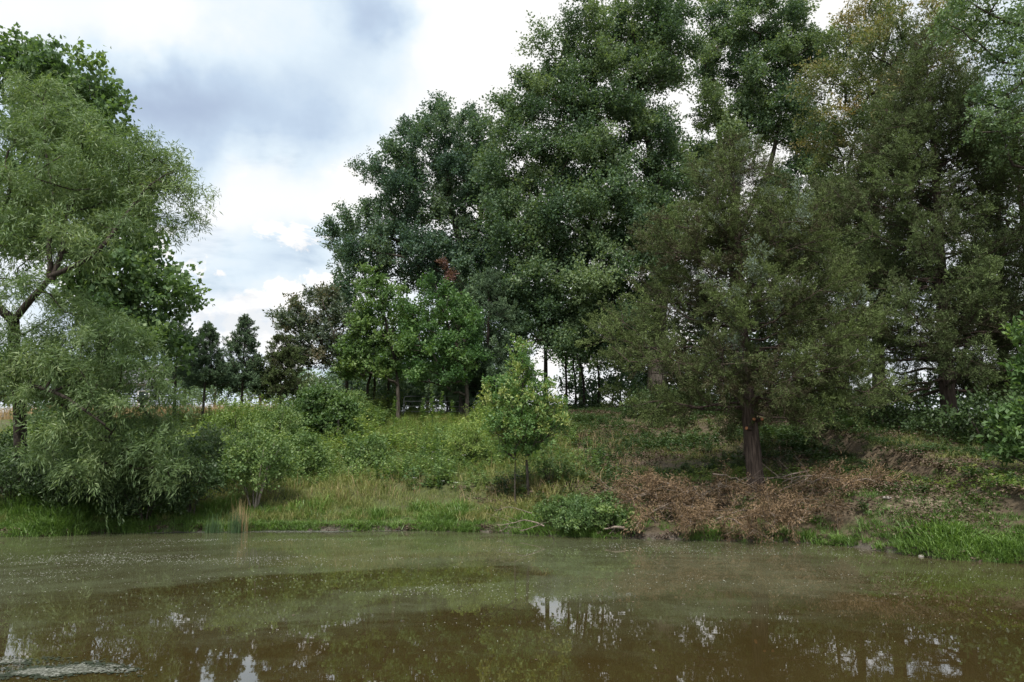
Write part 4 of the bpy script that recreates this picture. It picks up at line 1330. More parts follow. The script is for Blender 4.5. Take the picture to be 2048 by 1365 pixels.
S = M
SH = [
    (508, 20.2, 150, 858, 'shrub', 'rounded green shrub with pale bare stems low on the left slope', dict(bark='bark_pale', stems=7, low=.30)),
    (420, 22, 150, 858, 'shrub_grey', 'grey-green bramble between the willow and the pale-stemmed shrub', {}),
    (470, 27, 130, 806, 'shrub_yel', 'yellow-green bush under the small pointed cedars', dict(L=.06, Wd=.04, tint0=.3)),
    (545, 28, 150, 812, 'shrub', 'low leafy bush right of the yellow-green one under the cedars', dict(L=.065, Wd=.04, tint0=.55)),
    (375, 26, 80, 856, 'shrub', 'loose leafy bush just right of the willow by the dry field', {}),
    (645, 29.5, 130, 782, 'shrub', 'dark vine-covered mound left of the thin pale post', dict(L=.11, Wd=.085, tint0=.3)),
    (632, 33, 90, 758, 'shrub_grey', 'pale olive bush on the crest below the bronze oak', {}),
    (690, 33, 90, 780, 'shrub', 'bush around the foot of the bronze oak', {}),
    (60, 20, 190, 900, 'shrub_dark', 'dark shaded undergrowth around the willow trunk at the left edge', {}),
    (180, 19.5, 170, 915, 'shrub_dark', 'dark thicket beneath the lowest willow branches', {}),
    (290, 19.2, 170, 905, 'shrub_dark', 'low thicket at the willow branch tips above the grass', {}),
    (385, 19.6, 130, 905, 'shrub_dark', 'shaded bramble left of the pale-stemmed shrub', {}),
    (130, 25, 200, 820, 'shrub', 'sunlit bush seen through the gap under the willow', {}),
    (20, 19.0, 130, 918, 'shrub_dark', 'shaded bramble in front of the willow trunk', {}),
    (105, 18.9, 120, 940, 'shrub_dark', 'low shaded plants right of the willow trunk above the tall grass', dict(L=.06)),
    (735, 24.5, 110, 872, 'shrub', 'low leafy bush on the slope halfway between pale-stemmed shrub and sapling', dict(low=.02, spacing=.26, clump=.26)),
    (610, 23.5, 100, 872, 'shrub', 'low leafy bush right of the pale-stemmed shrub', dict(low=.02, spacing=.26, clump=.26)),
    (930, 25, 100, 845, 'shrub_yel', 'yellow-green leafy clump just left of the leafy sapling', dict(low=.02, spacing=.26, clump=.24, L=.06, Wd=.03)),
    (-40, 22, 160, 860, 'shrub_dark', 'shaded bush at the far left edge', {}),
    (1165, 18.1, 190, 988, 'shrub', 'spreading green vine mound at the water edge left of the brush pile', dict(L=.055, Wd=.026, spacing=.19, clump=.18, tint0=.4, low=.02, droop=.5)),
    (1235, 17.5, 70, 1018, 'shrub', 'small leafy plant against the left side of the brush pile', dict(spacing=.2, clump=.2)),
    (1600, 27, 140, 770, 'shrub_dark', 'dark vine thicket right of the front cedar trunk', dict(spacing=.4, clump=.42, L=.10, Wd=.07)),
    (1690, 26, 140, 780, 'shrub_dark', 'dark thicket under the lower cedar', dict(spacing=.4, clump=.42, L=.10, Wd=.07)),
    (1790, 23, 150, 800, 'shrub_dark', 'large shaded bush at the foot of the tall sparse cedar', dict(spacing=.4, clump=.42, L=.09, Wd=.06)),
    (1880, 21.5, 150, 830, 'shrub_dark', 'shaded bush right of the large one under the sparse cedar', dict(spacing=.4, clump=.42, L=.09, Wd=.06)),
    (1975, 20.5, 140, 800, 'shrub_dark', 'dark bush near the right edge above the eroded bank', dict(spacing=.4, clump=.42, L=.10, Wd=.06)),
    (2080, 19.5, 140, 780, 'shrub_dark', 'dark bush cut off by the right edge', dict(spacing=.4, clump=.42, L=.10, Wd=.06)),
    (1480, 30, 160, 800, 'shrub_dark', 'low dark bush behind the left side of the cedar trunk', dict(spacing=.4, clump=.42, L=.10, Wd=.07)),
    (1330, 33, 150, 790, 'shrub_dark', 'dark bush on the crest under the front cedar branches', dict(spacing=.42, clump=.42, L=.11, Wd=.07)),
    (1098, 20.4, 50, 925, 'shrub', 'small thin shrub just right of the leafy sapling', dict(spacing=.22, clump=.16, L=.05, Wd=.03)),
]
for i, (u, D, wp, vt, mk, lab, kw) in enumerate(SH):
    shrub(u, D, wp, vt, M[mk], lab, 200 + i, **kw)

# big-leaved sapling at the right edge
b = gpt(2075, 15.5)
broadleaf('sapling', 'big-leaved bright sapling reaching in at the right edge above the bank', 'sapling', b,
          [W(2072, 900, 15.5), W(2070, 800, 15.5), W(2072, 640, 15.5)], 0.035, 0.012,
          lobes_px([(2010, 868, 26, 16, 0.3), (2030, 905, 26, 16, .3), (2045, 835, 26, 18, .3), (2000, 845, 14, 10, .2), (2042, 668, 16, 16, .25), (2085, 760, 40, 60, .4), (2090, 870, 40, 60, .4)], 15.5),
          M['maple'], M['bark'], 52, spacing=0.22, clump=0.24, n_tw=6, n_lf=7, L=0.13, Wd=0.065, tip=0.007, flatten=0.35, shell=0.1, tint0=.35)

# ------------------------------------------------------------------ brush pile of cut cedar branches
def dead_branch(u, v, D, az_, length, label, seed, dens=1.0, foliage=True, el_=0.15, thick=.022, cutend=False, arch=.25):
    rng = np.random.default_rng(seed)
    p = W(u, v, D)
    gz = float(ground(p[0], D))
    b = np.array([p[0], D, min(max(p[2], gz + .04), gz + .40)])
    t = thing('dead_branch', label, 'branch', b, 'cut cedar branches in the brush pile' if foliage else 'bare sticks lying on the bank')
    d = np.array([math.cos(az_) * math.cos(el_), math.sin(az_) * math.cos(el_), math.sin(el_)])
    s = np.linspace(0, 1, 9)
    pts = b + d * length * s[:, None] + np.array([0, 0, 1]) * (arch * length * np.sin(s * PI) * .5)[:, None] + np.cumsum(rng.normal(0, .02 * length, (9, 3)), 0)
    pts[:, 2] = np.maximum(pts[:, 2], ground(pts[:, 0], pts[:, 1]) + .03)
    g = Geo()
    g.add(*tube(pts, np.linspace(thick, thick * .3, 9), 7, .08, rng))
    n = max(4, int(length * 13 * (1 if foliage else .5)))
    ss = rng.uniform(.12 if foliage else .4, 1, n)
    q = np.stack([np.interp(ss, s, pts[:, k]) for k in range(3)], 1)
    dd = nrm(d * .6 + rng.normal(0, .55, (n, 3)) + [0, 0, .1])
    q1 = q + dd * (rng.uniform(.2, .65, n) * min(1, length))[:, None]
    q1[:, 2] = np.maximum(q1[:, 2], ground(q1[:, 0], q1[:, 1]) + .02)
    g.add(*segs(q, q1, thick * .3, thick * .1, 4))
    g.build('stem', M['wood_dead'], t, True, b)
    if cutend:
        e = np.array(pts[0])
        mesh_obj('cut_face', *tube([e, e - nrm(pts[1] - pts[0]) * .006], [thick * .95, thick * .9], 8), M['cut'], t, None, False, b)
    if foliage:
        m = int(75 * dens)
        f = rng.uniform(.1, 1, (n, m, 1))
        P = q[:, None] + (q1 - q)[:, None] * f + rng.normal(0, .055, (n, m, 3))
        A = dd[:, None] + rng.normal(0, .6, P.shape) + [0, 0, -.35]
        P, A = P.reshape(-1, 3), A.reshape(-1, 3)
        ok = P[:, 2] > ground(P[:, 0], P[:, 1]) - .01
        P, A = P[ok], A[ok]
        V, Q = leaf_quads(P, A, rng.normal(0, 1, P.shape), 0.072 * rng.uniform(.6, 1.3, len(P)), .015, .1)
        tt = np.clip(rng.normal(.5, .2) + np.repeat(rng.normal(0, .12, n), m)[ok] + rng.normal(0, .18, len(P)), 0, .88)
        mesh_obj('dead_foliage', V, Q, M['dead'], t, tt, False, b)


PILE = [
    (1300, 985, 18.3, 3.3, 1.0, 'brown dead branch at the upper left end of the brush pile'),
    (1330, 1010, 18.0, 3.8, 1.2, 'brown branch spilling down the left flank of the pile'),
    (1370, 985, 18.4, 2.6, 1.1, 'brown branch arching over the left of the pile'),
    (1310, 1045, 17.6, 4.0, .9, 'low brown branch by the grass at the left foot of the pile'),
    (1400, 1040, 17.6, 4.4, 1.2, 'rusty branch pointing at the water left of centre'),
    (1430, 1010, 18.0, 3.5, 1.1, 'brown branch beneath the pale broken wood'),
    (1470, 1050, 17.4, 5.0, 1.0, 'branch with grey bare forks hanging at the water edge'),
    (1510, 1040, 17.5, 4.7, 1.1, 'large rusty branch drooping to the water below the trunk'),
    (1545, 1050, 17.4, 5.6, 1.0, 'brown branch drooping to the water right of the trunk'),
    (1500, 1000, 18.1, 5.2, 1.2, 'dense brown branch directly below the cedar trunk'),
    (1560, 985, 18.2, 5.8, 1.3, 'thick brown branch right of the trunk base'),
    (1600, 1000, 17.9, 5.4, 1.2, 'brown branch in the right middle of the pile'),
    (1640, 1010, 17.6, 5.9, 1.2, 'brown branch trailing right from the pile'),
    (1680, 1025, 17.2, 6.1, 1.1, 'rusty branch near the right end of the pile'),
    (1615, 1050, 17.0, 5.2, .9, 'low rusty branch over the grass right of centre'),
    (1450, 975, 18.6, 1.5, .9, 'brown branch leaning back towards the slope'),
    (1350, 1050, 17.5, 4.9, .9, 'rusty branch tip over the left grass edge'),
    (1575, 1030, 17.4, 4.6, 1.0, 'brown branch between the two water-edge fans'),
    (1270, 1010, 18.2, 3.0, .8, 'sparse brown branch furthest left in the pile'),
    (1390, 1062, 17.25, 4.5, .9, 'rusty branch at the waterline below the left of the pile'),
    (1440, 1068, 17.1, 4.9, .9, 'rusty branch dipping to the waterline left of the bare forks'),
    (1490, 1072, 17.0, 4.6, 1.0, 'dense rusty fan resting on the waterline below the trunk'),
    (1535, 1070, 16.95, 5.2, 1.0, 'dense rusty fan at the waterline right of the trunk'),
    (1655, 1045, 16.8, .2, 1.0, 'flat brown branch spreading right over the grass'),
    (1300, 1030, 17.9, 5.9, 1.1, 'brown branch folded into the left flank of the pile'),
    (1345, 1025, 17.8, .2, 1.1, 'brown branch packed in the left middle of the pile'),
    (1400, 1000, 18.2, 5.9, 1.1, 'brown branch packed beneath the grey curved root'),
    (1430, 1040, 17.5, .3, 1.1, 'brown branch low in the middle of the pile'),
    (1280, 990, 18.5, .1, 1.0, 'brown branch crossing the upper left shoulder'),
    (1340, 975, 18.6, 2.9, 1.0, 'brown branch on the upper left shoulder of the pile'),
    (1590, 975, 18.5, .5, 1.1, 'brown branch lying behind the trunk base to its right'),
]
for i, (u, v, D, a, ln, lab) in enumerate(PILE):
    dead_branch(u, v, D, a, ln, lab, 400 + i, dens=1.0, el_=0.02 + 0.25 * (i % 3) / 3, arch=.35)
for i, (u, v, D, a, ln, lab, th, e) in enumerate([
        (1425, 935, 19.0, -.45, 1.25, 'long straight dark stick crossing behind the pile towards the trunk', .020, -.35),
        (1615, 942, 18.9, 3.5, 1.3, 'cut branch with an orange end propped right of the trunk', .026, -.15),
        (1682, 962, 18.4, 3.3, 1.4, 'long pale cut branch lying flat right of the trunk', .026, -.08),
        (1440, 965, 18.4, 4.6, .36, 'short pale broken piece of wood standing up in the pile', .05, -.9),
        (1385, 965, 18.5, .2, .5, 'grey curved root piece on top of the pile', .028, -.2),
        (1312, 980, 18.2, 5.0, .75, 'dark bowed stick curving down the left of the pile', .020, -.7),
        (1510, 1015, 17.3, 4.3, .7, 'grey forked twig fanning down to the water', .018, -.5),
        (1480, 1035, 17.3, 4.0, .6, 'grey twig beside the forked one at the water', .012, -.4),
        (1605, 990, 17.8, 4.7, .6, 'short upright grey twig right of centre in the pile', .014, -.7),
        (1640, 995, 17.7, 4.9, .6, 'second upright grey twig towards the right end', .014, -.7),
        (1085, 1020, 17.6, 3.4, 1.1, 'pale dead branch lying below the leafy sapling', .016, .05),
        (1040, 1012, 17.7, .3, .8, 'thin grey branch crossing the pale one below the sapling', .012, .1),
        (1000, 995, 18.0, 5.4, .7, 'twiggy grey branch on the slope left of the sapling stem', .010, .1),
        (1065, 985, 18.2, 3.0, .9, 'dark thin stick caught at the foot of the sapling', .010, .15),
        (1250, 1058, 17.2, 3.3, .45, 'short pale log at the water edge left of the pile', .045, .0)]):
    dead_branch(u, v, D, a, ln, lab, 460 + i, foliage=False, thick=th, el_=e, cutend=('cut' in lab or 'log' in lab), arch=.1 if 'bowed' not in lab and 'curved' not in lab else -.8)

# ------------------------------------------------------------------ ground cover (stuff)
def scatter(rng, n, x0, x1, t0, t1, keep=None, tpow=1.0):
    x = rng.uniform(x0, x1, n)
    t = t0 + (t1 - t0) * rng.random(n) ** tpow
    y = shore_y(x) + t
    if keep is not None:
        k = rng.random(n) < keep(x, y, t)
        x, y, t = x[k], y[k], t[k]
    return np.stack([x, y, ground(x, y)], 1), t


def wash(x, y):
    return ((x - 8.0) / .8) ** 2 + ((y - 15.5) / .30) ** 2 < 1 + .5 * nz(x, y, 3.0, 4.0)


def in_view(x, y, m=1.0):
    return (np.abs(x) < 0.66 * y + m) & ~(wash(x, y) & (np.sin(x * 91.7 + y * 57.3) < .25))


rng = np.random.default_rng(900)


def tuft_variants(seed, n, rad, wd, lean, nv=6, seedheads=0.0):
    out = []
    for i in range(nv):
        rg = np.random.default_rng(seed * 17 + i)
        r = rad * np.sqrt(rg.random(n))
        a = rg.uniform(0, 2 * PI, n)
        P = np.stack([r * np.cos(a), r * np.sin(a), np.full(n, -.05)], 1)
        o_ = np.stack([np.cos(a), np.sin(a), 0 * a], 1) * (r / rad)[:, None] * .9
        V, Q = blades(rg, P, rg.uniform(.4, 1.1, n) * (1.05 - .35 * r / rad), wd * rg.uniform(.6, 1.3, n), lean, o_)
        out.append((V, Q, np.repeat(np.clip(rg.normal(.45, .2, n), 0, .88), 2)))
    return out


def weed_variants(seed, nl, L, Wd, nstem=4, spread=.28, nv=6, upright=.15):
    out = []
    for i in range(nv):
        rg = np.random.default_rng(seed * 19 + i)
        g = Geo()
        for k in range(nstem):
            h = rg.uniform(.55, 1.05)
            b0 = np.array([rg.normal(0, spread * .5), rg.normal(0, spread * .5), -.04])
            ln = rg.normal(0, .22, 2)
            s_ = np.sort(rg.uniform(.1, 1, nl))
            pos = b0 + np.stack([ln[0] * s_ ** 2, ln[1] * s_ ** 2, h * s_], 1)
            a = np.arange(nl) * 2.4 + rg.normal(0, .4, nl)
            ax = np.stack([np.cos(a), np.sin(a), rg.normal(upright, .3, nl)], 1)
            l_ = L * rg.uniform(.6, 1.25, nl) * (1.2 - .6 * s_)
            V, Q = leaf_quads(pos, ax, rg.normal(0, .3, ax.shape) + [0, 0, 1], l_, l_ * Wd / L)
            g.add(V, Q, np.clip(.45 + rg.normal(0, .08) + rg.normal(0, .15, nl), 0, .88))
            V, Q = segs(b0[None], (b0 + [ln[0], ln[1], h])[None], .008, .004, 3)
            g.add(V, Q, np.full(len(Q), .25))
        out.append((np.concatenate(g.V), np.concatenate(g.Q), np.concatenate(g.T)))
    return out


def cover(name, label, cat, mat, variants, P, size, toff, seed):
    rg = np.random.default_rng(seed)
    n = len(P)
    rot = np.stack([rg.normal(0, .08, n), rg.normal(0, .08, n), rg.uniform(0, 2 * PI, n)], 1)
    ng = spray_group((name, seed), variants, mat)
    o = sprays(name, P, rot, size, toff, rg.integers(0, len(variants), n), ng, mat)
    tag(o, label, cat, kind='stuff')


# lush grass along the water
def k_shore(x, y, t):
    d = 0.22 + 0.6 * np.clip(nz(x, y, 1.7, 2.0) + .35, 0, 1)
    d = np.where(x < -8.3, 1.0, d)
    d = np.where(x > 5.6, np.clip(.35 + (x - 5.6) * .45, 0, 1), d)
    d = np.where((x > 2.4) & (x < 6.2), .12, d)
    far_ = np.where(x > 5.8, 1.15, np.where(x < -7, .6, .9))
    return d * in_view(x, y) * np.clip(1.5 - far_ * t, 0, 1)


P, tt_ = scatter(rng, 9000, -13.5, 12.5, -0.02, 2.2, k_shore, 1.3)
hh = rng.uniform(.10, .30, len(P)) * (1 + .9 * np.clip(nz(P[:, 0], P[:, 1], 3.4, 4.0), -.55, 1))
hh *= np.where(P[:, 0] < -8.3, 1.45, 1.0) * np.where(P[:, 0] > 6.2, .92, 1.0)
hh *= np.clip(.65 + tt_ * .6, .5, 1.1)
cover('bank_grass', 'lush bright green grass fringing the water', 'grass', M['grass'], tuft_variants(3, 46, .55, .042, .75), P, hh,
      .16 * nz(P[:, 0], P[:, 1], 1.9, 7.0) + rng.normal(0, .10, len(P)), 11)
# hanging edge tufts
x_ = rng.uniform(-13, 12.5, 900)
x_ = x_[rng.random(900) < np.clip(.45 + nz(x_, x_ * .2, 2.4, 6.0), 0.05, 1)]
P = np.stack([x_, shore_y(x_) + rng.uniform(-.05, .22, len(x_)), 0 * x_], 1)
P[:, 2] = np.maximum(ground(P[:, 0], P[:, 1]), -.02)
cover('edge_grass', 'uneven tufts of grass leaning over the edge of the water', 'grass', M['grass'], tuft_variants(4, 40, .5, .050, 1.0), P,
      rng.uniform(.12, .30, len(P)), rng.normal(-.05, .12, len(P)), 12)


# longer olive and straw-coloured meadow grass on the slope
def k_mead(x, y, t):
    d = .40 + .55 * np.clip(nz(x, y, .8, 3.0) + .3, 0, 1)
    d = np.where(x > 1.5, d * np.clip(.9 - .04 * (x - 1.5), .45, 1), d)
    return d * in_view(x, y)


P, tt_ = scatter(rng, 21000, -19, 17, 0.5, 17.5, k_mead, 1.3)
hh = rng.uniform(.14, .40, len(P)) * (1 + .4 * nz(P[:, 0], P[:, 1], 1.2, 4.0)) * np.where(P[:, 0] > 2.0, .48, 1.1) * np.clip(.65 + tt_ * .1, 0, 1.3)
cover('meadow_grass', 'olive and straw-coloured rough grass on the bank slope', 'grass', M['meadow'], tuft_variants(5, 34, .75, .030, .7), P, hh,
      np.clip(-.02 + .22 * nz(P[:, 0], P[:, 1], .9, 9.0) + rng.normal(0, .12, len(P)) - np.where(P[:, 0] > 3, .16, 0), -.5, .4), 13)


def weeds(name, label, mat, n, x0, x1, t0, t1, keep, hmin, hmax, variants, seed, tpow=1.0, toff=0.0):
    rng = np.random.default_rng(seed)
    P, tt_ = scatter(rng, n, x0, x1, t0, t1, lambda x, y, t: keep(x, y, t) * in_view(x, y), tpow)
    h = (hmin + (hmax - hmin) * rng.random(len(P)) ** 1.5) * (1 + .55 * nz(P[:, 0], P[:, 1], 1.0, seed))
    h *= np.where((P[:, 0] < -1.5) & (P[:, 0] > -5.6) & (P[:, 1] > 29), .42, 1)
    cover(name, label, 'weeds', mat, variants, P, h, toff + .24 * nz(P[:, 0], P[:, 1], 1.3, seed + 3) + rng.normal(0, .09, len(P)), seed)


weeds('slope_weeds', 'dense leafy green weeds covering the left and middle slope', M['shrub'], 13000, -17, 2.5, 2.4, 18.5,
      lambda x, y, t: (1 - .9 * ((x < -10.5) & (t > 12))) * np.clip(.20 + t * .06 + .5 * nz(x, y, .9, 1.0), .06, 1) * np.where(x > -1, np.clip(1 - (x + 1) * .28, .1, 1), 1), .28, .85,
      weed_variants(1, 20, .17, .085), 501, .85)
weeds('crest_weeds', 'tall yellow-green weeds along the crest below the gate', M['shrub_yel'], 5200, -15, .5, 7, 19.5,
      lambda x, y, t: (1 - .95 * ((x < -10.0) & (t > 10))) * np.clip(.25 + .6 * nz(x, y, 1.1, 5.0) + .03 * t, .05, 1), .55, 1.3, weed_variants(2, 20, .15, .060), 502, .8)
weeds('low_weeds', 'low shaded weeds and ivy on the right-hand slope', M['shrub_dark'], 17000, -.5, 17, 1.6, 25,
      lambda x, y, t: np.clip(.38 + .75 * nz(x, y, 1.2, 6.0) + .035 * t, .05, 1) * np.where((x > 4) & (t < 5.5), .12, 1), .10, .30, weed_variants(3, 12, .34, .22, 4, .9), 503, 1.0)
weeds('creeping_weeds', 'bright creeping weeds on the path strip behind the cedar trunk', M['shrub_yel'], 8000, .8, 13, 2.0, 9,
      lambda x, y, t: np.clip(1.2 - np.abs(t - 5.2 + .5 * nz(x, y, .8, 2.0)) * .7, .0, 1), .07, .16, weed_variants(4, 10, .36, .26, 4, 1.0), 504)

P, tt_ = scatter(rng, 9000, 2.5, 14, .5, 6.5, lambda x, y, t: np.clip(.62 + .5 * nz(x, y, 1.4, 21.0), .1, 1) * in_view(x, y) * np.where(x < 6.2, .45, 1), 1.1)
cover('short_grass', 'short thin green grass on the gentle right-hand bank', 'grass', M['grass'], tuft_variants(6, 30, 1.1, .075, .8), P, rng.uniform(.06, .15, len(P)),
      -.22 + .15 * nz(P[:, 0], P[:, 1], 1.3, 9.0) + rng.normal(0, .10, len(P)), 35)


# fallen leaves
def litter_variants(seed, n=26, rad=.30, nv=6):
    out = []
    for i in range(nv):
        rg = np.random.default_rng(seed + i)
        P = np.stack([rg.normal(0, rad * .6, n), rg.normal(0, rad * .6, n), rg.uniform(.01, .05, n)], 1)
        V, Q = leaf_quads(P, rg.normal(0, 1, P.shape) * [1, 1, .25], rg.normal(0, .4, P.shape) + [0, 0, 1], .060 * rg.uniform(.6, 1.3, n), .038, .2)
        out.append((V, Q, np.clip(rg.normal(.45, .22, n), 0, .88)))
    return out


P, tt_ = scatter(rng, 16000, -1.5, 17, .8, 20, lambda x, y, t: np.clip(.40 + .8 * nz(x, y, 1.0, 11.0), .03, 1) * np.clip((x + 1.5) * .3, 0, 1) * in_view(x, y), 1.1)
cover('leaf_litter', 'dry brown fallen leaves scattered over the right-hand slope', 'fallen leaves', M['litter'], litter_variants(30), P, rng.uniform(.7, 1.3, len(P)), rng.normal(0, .1, len(P)), 31)

# straw-coloured stalks standing through the slope grass
P, tt_ = scatter(rng, 2600, -14, 4, 1.5, 12, lambda x, y, t: np.clip(.4 + .8 * nz(x, y, .9, 15.0), .05, 1) * in_view(x, y), 1.2)
cover('dry_stalks', 'thin straw-coloured seed stalks standing through the slope grass', 'grass', M['dry'], tuft_variants(9, 5, .30, .012, .5), P, rng.uniform(.35, .75, len(P)), rng.normal(-.15, .15, len(P)), 33)

# dry field grass
xs_ = rng.uniform(-24, -9, 14000)
ys_ = rng.uniform(35.5, 46, 14000)
P = np.stack([xs_, ys_, ground(xs_, ys_)], 1)
V, Q = blades(rng, P, .45 + .35 * rng.random(len(P)), .022, .3)
o = mesh_obj('dry_grass', V, Q, M['dry'], None, np.repeat(np.clip(rng.normal(.45, .22, len(P)), 0, .88), 2))
tag(o, 'tall straw-coloured dry grass in the field beyond the willow', 'grass', kind='stuff')


# ------------------------------------------------------------------ small plants that stand out
def rush(u, D, n, h, label, seed, mat):
    rg = np.random.default_rng(seed)
    b = gpt(u, D)
    P = b + np.stack([rg.normal(0, .09 if n > 40 else .03, n), rg.normal(0, .07 if n > 40 else .02, n), np.zeros(n)], 1)
    P[:, 2] = ground(P[:, 0], P[:, 1]) - .01
    V, Q = blades(rg, P, h * rg.uniform(.6, 1.1, n), .010, .10)
    o = mesh_obj('rush_clump', V, Q, mat, None, np.repeat(np.clip(rg.normal(.4, .2, n), 0, .88), 2), False, b)
    o.location = tuple(b)
    tag(o, label, 'rushes', 'rush clumps at the water edge')


rush(425, 18.62, 130, .62, 'dark upright rush clump, left one of the pair near the left shore', 601, M['rush'])
rush(470, 18.62, 130, .70, 'dark upright rush clump, right one of the pair near the left shore', 602, M['rush'])
rush(482, 18.9, 60, .85, 'straw-coloured dry stalks just behind the right rush clump', 603, M['dry'])
rush(1490, float(shore_y(W(1490, 1083, 16.9)[0])) - .12, 26, .22, 'tiny bright grass sprig growing out of the water below the brush pile', 604, M['grass'])

FL = ['white flower head in a close pair, lower one, left of the sapling', 'white flower head in a close pair, upper one, left of the sapling',
      'white flower head a little right of the close pair', 'topmost white flower head in the row left of the sapling', 'white flower head just under the topmost one',
      'white flower head touching the one under the topmost', 'white flower head nearest the sapling leaves', 'white flower head alone below the row beside the sapling',
      'white flower head left of the close pair', 'lone white flower head far left and low in the straw grass', 'white flower head between the close pair and the row',
      'lowest white flower head left of the sapling stem', 'white flower head alone on the brown patch right of the sapling', 'white flower head low on the slope below the close pair',
      'white flower head furthest left on the slope below the bushes']
for i, (u, v) in enumerate(((862, 918), (868, 905), (880, 900), (918, 882), (932, 893), (937, 895), (950, 898), (928, 911), (848, 896), (829, 957), (897, 920), (912, 966), (1186, 950), (886, 963), (700, 935))):
    D = 21.5 + (960 - v) * .05
    tp = W(u, v, D)
    b = np.array([tp[0], D, float(ground(tp[0], D))])
    if tp[2] < b[2] + .3:
        tp[2] = b[2] + .45
    t = thing('white_flower', FL[i], 'flower', b, 'white wild flowers on the slope')
    rg = np.random.default_rng(700 + i)
    mesh_obj('stem', *tube([b, (b + tp) / 2 + [rg.normal(0, .03), 0, 0], tp], [.006, .005, .004], 5), M['shrub'], t, None, True, b)
    n = 26
    a = np.arange(n) * 2.4 + rg.uniform(0, .6, n)
    r = .045 * np.sqrt(rg.random(n))
    P = tp + np.stack([r * np.cos(a), r * np.sin(a), .012 - r * r * 2], 1)
    V, Q = leaf_quads(P, np.stack([np.cos(a), np.sin(a), 0 * a], 1), np.tile([0, 0, 1.0], (n, 1)) + rg.normal(0, .2, (n, 3)), .022, .02)
    mesh_obj('flower_head', V, Q, M['white'], t, None, False, b)

for i, (u, D, h, lab) in enumerate(((865, 33, 1.9, 'tallest leafy weed spike in front of the gate'), (880, 33.3, 1.5, 'second leafy weed spike right of the tallest one'),
                                    (787, 33, 1.5, 'yellow-green weed spike left of the gate beside the maple trunk'), (846, 33, 1.3, 'short weed spike in front of the left half of the gate'),
                                    (906, 33, 1.2, 'short weed spike in front of the gate post'))):
    rg = np.random.default_rng(720 + i)
    b = gpt(u, D)
    t = thing('weed_spike', lab, 'weed', b, 'tall weed spikes by the gate')
    tp = b + [rg.normal(0, .05), 0, h]
    mesh_obj('stem', *tube([b, (b + tp) / 2, tp], [.014, .010, .005], 6), M['shrub'], t, None, True, b)
    n = 120
    s = rg.uniform(.25, 1, n)
    a = rg.uniform(0, 2 * PI, n)
    P = b + (tp - b) * s[:, None]
    V, Q = leaf_quads(P, np.stack([np.cos(a), np.sin(a), rg.normal(.3, .3, n)], 1), rg.normal(0, .3, (n, 3)) + [0, 0, 1], .24 * (1.15 - .8 * s), .055)
    mesh_obj('foliage', V, Q, M['maple' if i == 2 else 'shrub'], t, np.clip(rg.normal(.5, .2, n), 0, .88), False, b)

# stones on the sandy wash
for i, (u, v, r, lab) in enumerate(((1775, 1030, .10, 'flat pale stone on the sandy wash at the right'), (1838, 1030, .075, 'small pale stone right of the flat one on the sand'), (1775, 1017, .09, 'grey flat stone above the sandy wash'))):
    rg = np.random.default_rng(740 + i)
    b = ray_ground(u, v, .7)
    b[2] = float(ground(b[0], b[1]))
    k, rows = 10, 6
    th = np.linspace(-PI / 2, PI / 2, rows)
    V, Q = tube(b + np.stack([0 * th, 0 * th, np.sin(th) * r * .4 + r * .12], 1), np.maximum(np.cos(th), .05) * r, k, .12, rg)
    o = mesh_obj('stone', V, Q, M['stone'], None, None, True, b)
    o.location = tuple(b)
    tag(o, lab, 'stone', 'stones on the bare soil')

# a dark stick poking out of the water
b = ray_ground(1107, 1081)
t = tag(mesh_obj('stick', *tube([[0, 0, -.3], [0.01, 0, .02], [-.015, 0, .09]], [.014, .012, .006], 6), M['bark_dark'], None, None, True), 'short dark stick poking out of the water near the middle shore', 'stick')
t.location = tuple(b)

# ------------------------------------------------------------------ floating things on the pond
rng = np.random.default_rng(950)
n = 75000
x = rng.uniform(-9.5, 9.5, n)
y = 4.6 + 12.6 * rng.random(n) ** .75
sc_ = np.clip(.03 + .9 * np.clip(nz(x * .35, y, 1.5, 3.0) + .75 * nz(x * .6, y * 1.4 + .05 * x * x, 3.4, 9.0) - .05, 0, 1) ** 1.2, 0, 1)
sc_ *= np.where(x < .5, 1.0, .38) * np.clip((y - 6.0) / 4.0, .10, 1)
k = (rng.random(n) < sc_) & in_view(x, y) & (y < shore_y(x) - .1)
x, y = x[k], y[k]
m = len(x)
r = (.0035 + .0075 * rng.random(m) ** 3) * np.clip(y / 11, .6, 1.3)
a = np.arange(4) * PI / 2 + rng.uniform(0, 1, m)[:, None]
V = np.stack([x[:, None] + r[:, None] * np.cos(a), y[:, None] + r[:, None] * np.sin(a), np.full((m, 4), .004)], -1).reshape(-1, 3)
o = mesh_obj('pollen_specks', V, np.arange(m * 4).reshape(-1, 4), M['speck'])
tag(o, 'tiny pale specks floating on the pond film', 'floating specks', kind='stuff')


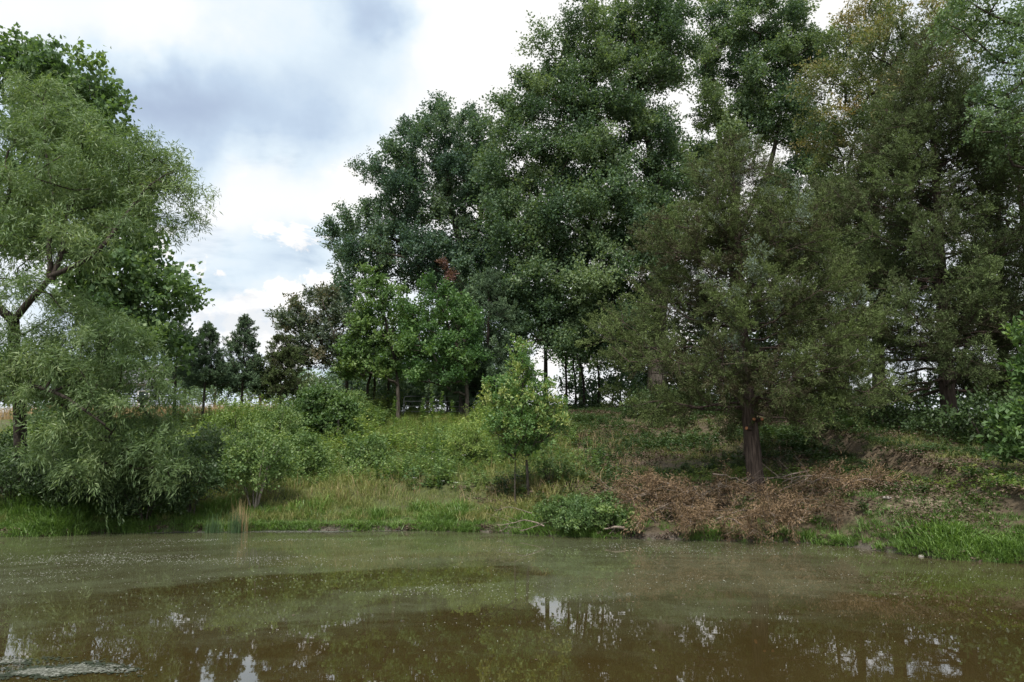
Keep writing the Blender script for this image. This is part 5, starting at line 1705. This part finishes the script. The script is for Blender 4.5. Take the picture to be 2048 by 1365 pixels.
# fallen leaves afloat and debris along the waterline
n = 90
x = rng.uniform(-8, 8.5, n)
y = 5.5 + 11 * rng.random(n)
k = y < shore_y(x) - .15
P = np.stack([x, y, np.full(n, .006)], 1)[k]
V, Q = leaf_quads(P, rng.normal(0, 1, P.shape) * [1, 1, .05], rng.normal(0, .08, P.shape) + [0, 0, 1], .055 * rng.uniform(.5, 1.2, len(P)), .030, .08)
o = mesh_obj('floating_leaves', V, Q, M['litter'], None, np.clip(rng.normal(.5, .25, len(P)), 0, .88))
tag(o, 'a few small dry leaves afloat on the pond', 'fallen leaves', kind='stuff')
x = rng.uniform(-12.5, 11.5, 900)
P = np.stack([x, shore_y(x) + rng.uniform(-.02, .25, 900), 0 * x], 1)
P[:, 2] = np.maximum(ground(P[:, 0], P[:, 1]), .0)
cover('shore_debris', 'dead leaves and bits of stem washed up along the muddy waterline', 'debris', M['litter'], litter_variants(40, 14, .16), P, rng.uniform(.5, 1.0, 900), rng.normal(-.1, .15, 900), 41)


def build_scum():
    rg = np.random.default_rng(960)
    c = ray_ground(62, 1342)
    n = 9000
    x = rg.normal(0, .42, n)
    y = rg.normal(0, .21, n)
    r = np.hypot(x / .75, y / .36)
    q = nz(x, y * 1.7, 6.0, 3.0) + .5 * nz(x, y * 1.5, 17.0, 5.0)
    k = (q + rg.normal(0, .28, n) > -.10 + .9 * (r - .55)) & (r < 1.6)
    x, y, q, r = x[k], y[k], q[k], r[k]
    m = len(x)
    rad = rg.uniform(.006, .017, m)
    a = np.arange(4) * PI / 2 + rg.uniform(0, 1.5, m)[:, None]
    jr = rad[:, None] * rg.uniform(.6, 1.3, (m, 4))
    V = np.stack([x[:, None] + jr * np.cos(a), y[:, None] + jr * np.sin(a), .004 + .006 * rg.random((m, 1)) + 0 * a], -1).reshape(-1, 3)
    tint = np.where(q - .9 * (r - .2) + rg.normal(0, .12, m) > -.05, rg.uniform(.45, .8, m), rg.uniform(0, .2, m))
    o = mesh_obj('pond_scum', V, np.arange(m * 4).reshape(-1, 4), M['scum'], None, tint)
    o.location = tuple(c)
    tag(o, 'grey and dark green floating scum at the bottom left corner of the pond', 'pond scum', kind='stuff')


build_scum()

# pale foam gathered along the left shore
n = 9000
x = rng.uniform(-8.2, -2.6, n)
q = shore_y(x) - .06 - np.abs(rng.normal(0, .26, n)) * np.clip(1.1 - np.abs(x + 5.4) * .35, .1, 1)
k = rng.random(n) < np.clip(.55 + nz(x, q, 3.0, 2.0), 0, 1)
x, q = x[k], q[k]
m = len(x)
jr = rng.uniform(.008, .022, (m, 1)) * rng.uniform(.6, 1.3, (m, 4))
a = np.arange(4) * PI / 2 + rng.uniform(0, 1.5, m)[:, None]
V = np.stack([x[:, None] + jr * np.cos(a), q[:, None] + jr * np.sin(a), .005 + .004 * rng.random((m, 1)) + 0 * a], -1).reshape(-1, 3)
o = mesh_obj('shore_foam', V, np.arange(m * 4).reshape(-1, 4), M['scum'], None, rng.uniform(.35, .85, m))
tag(o, 'thin pale grey foam strip floating along the left shore', 'foam', kind='stuff')
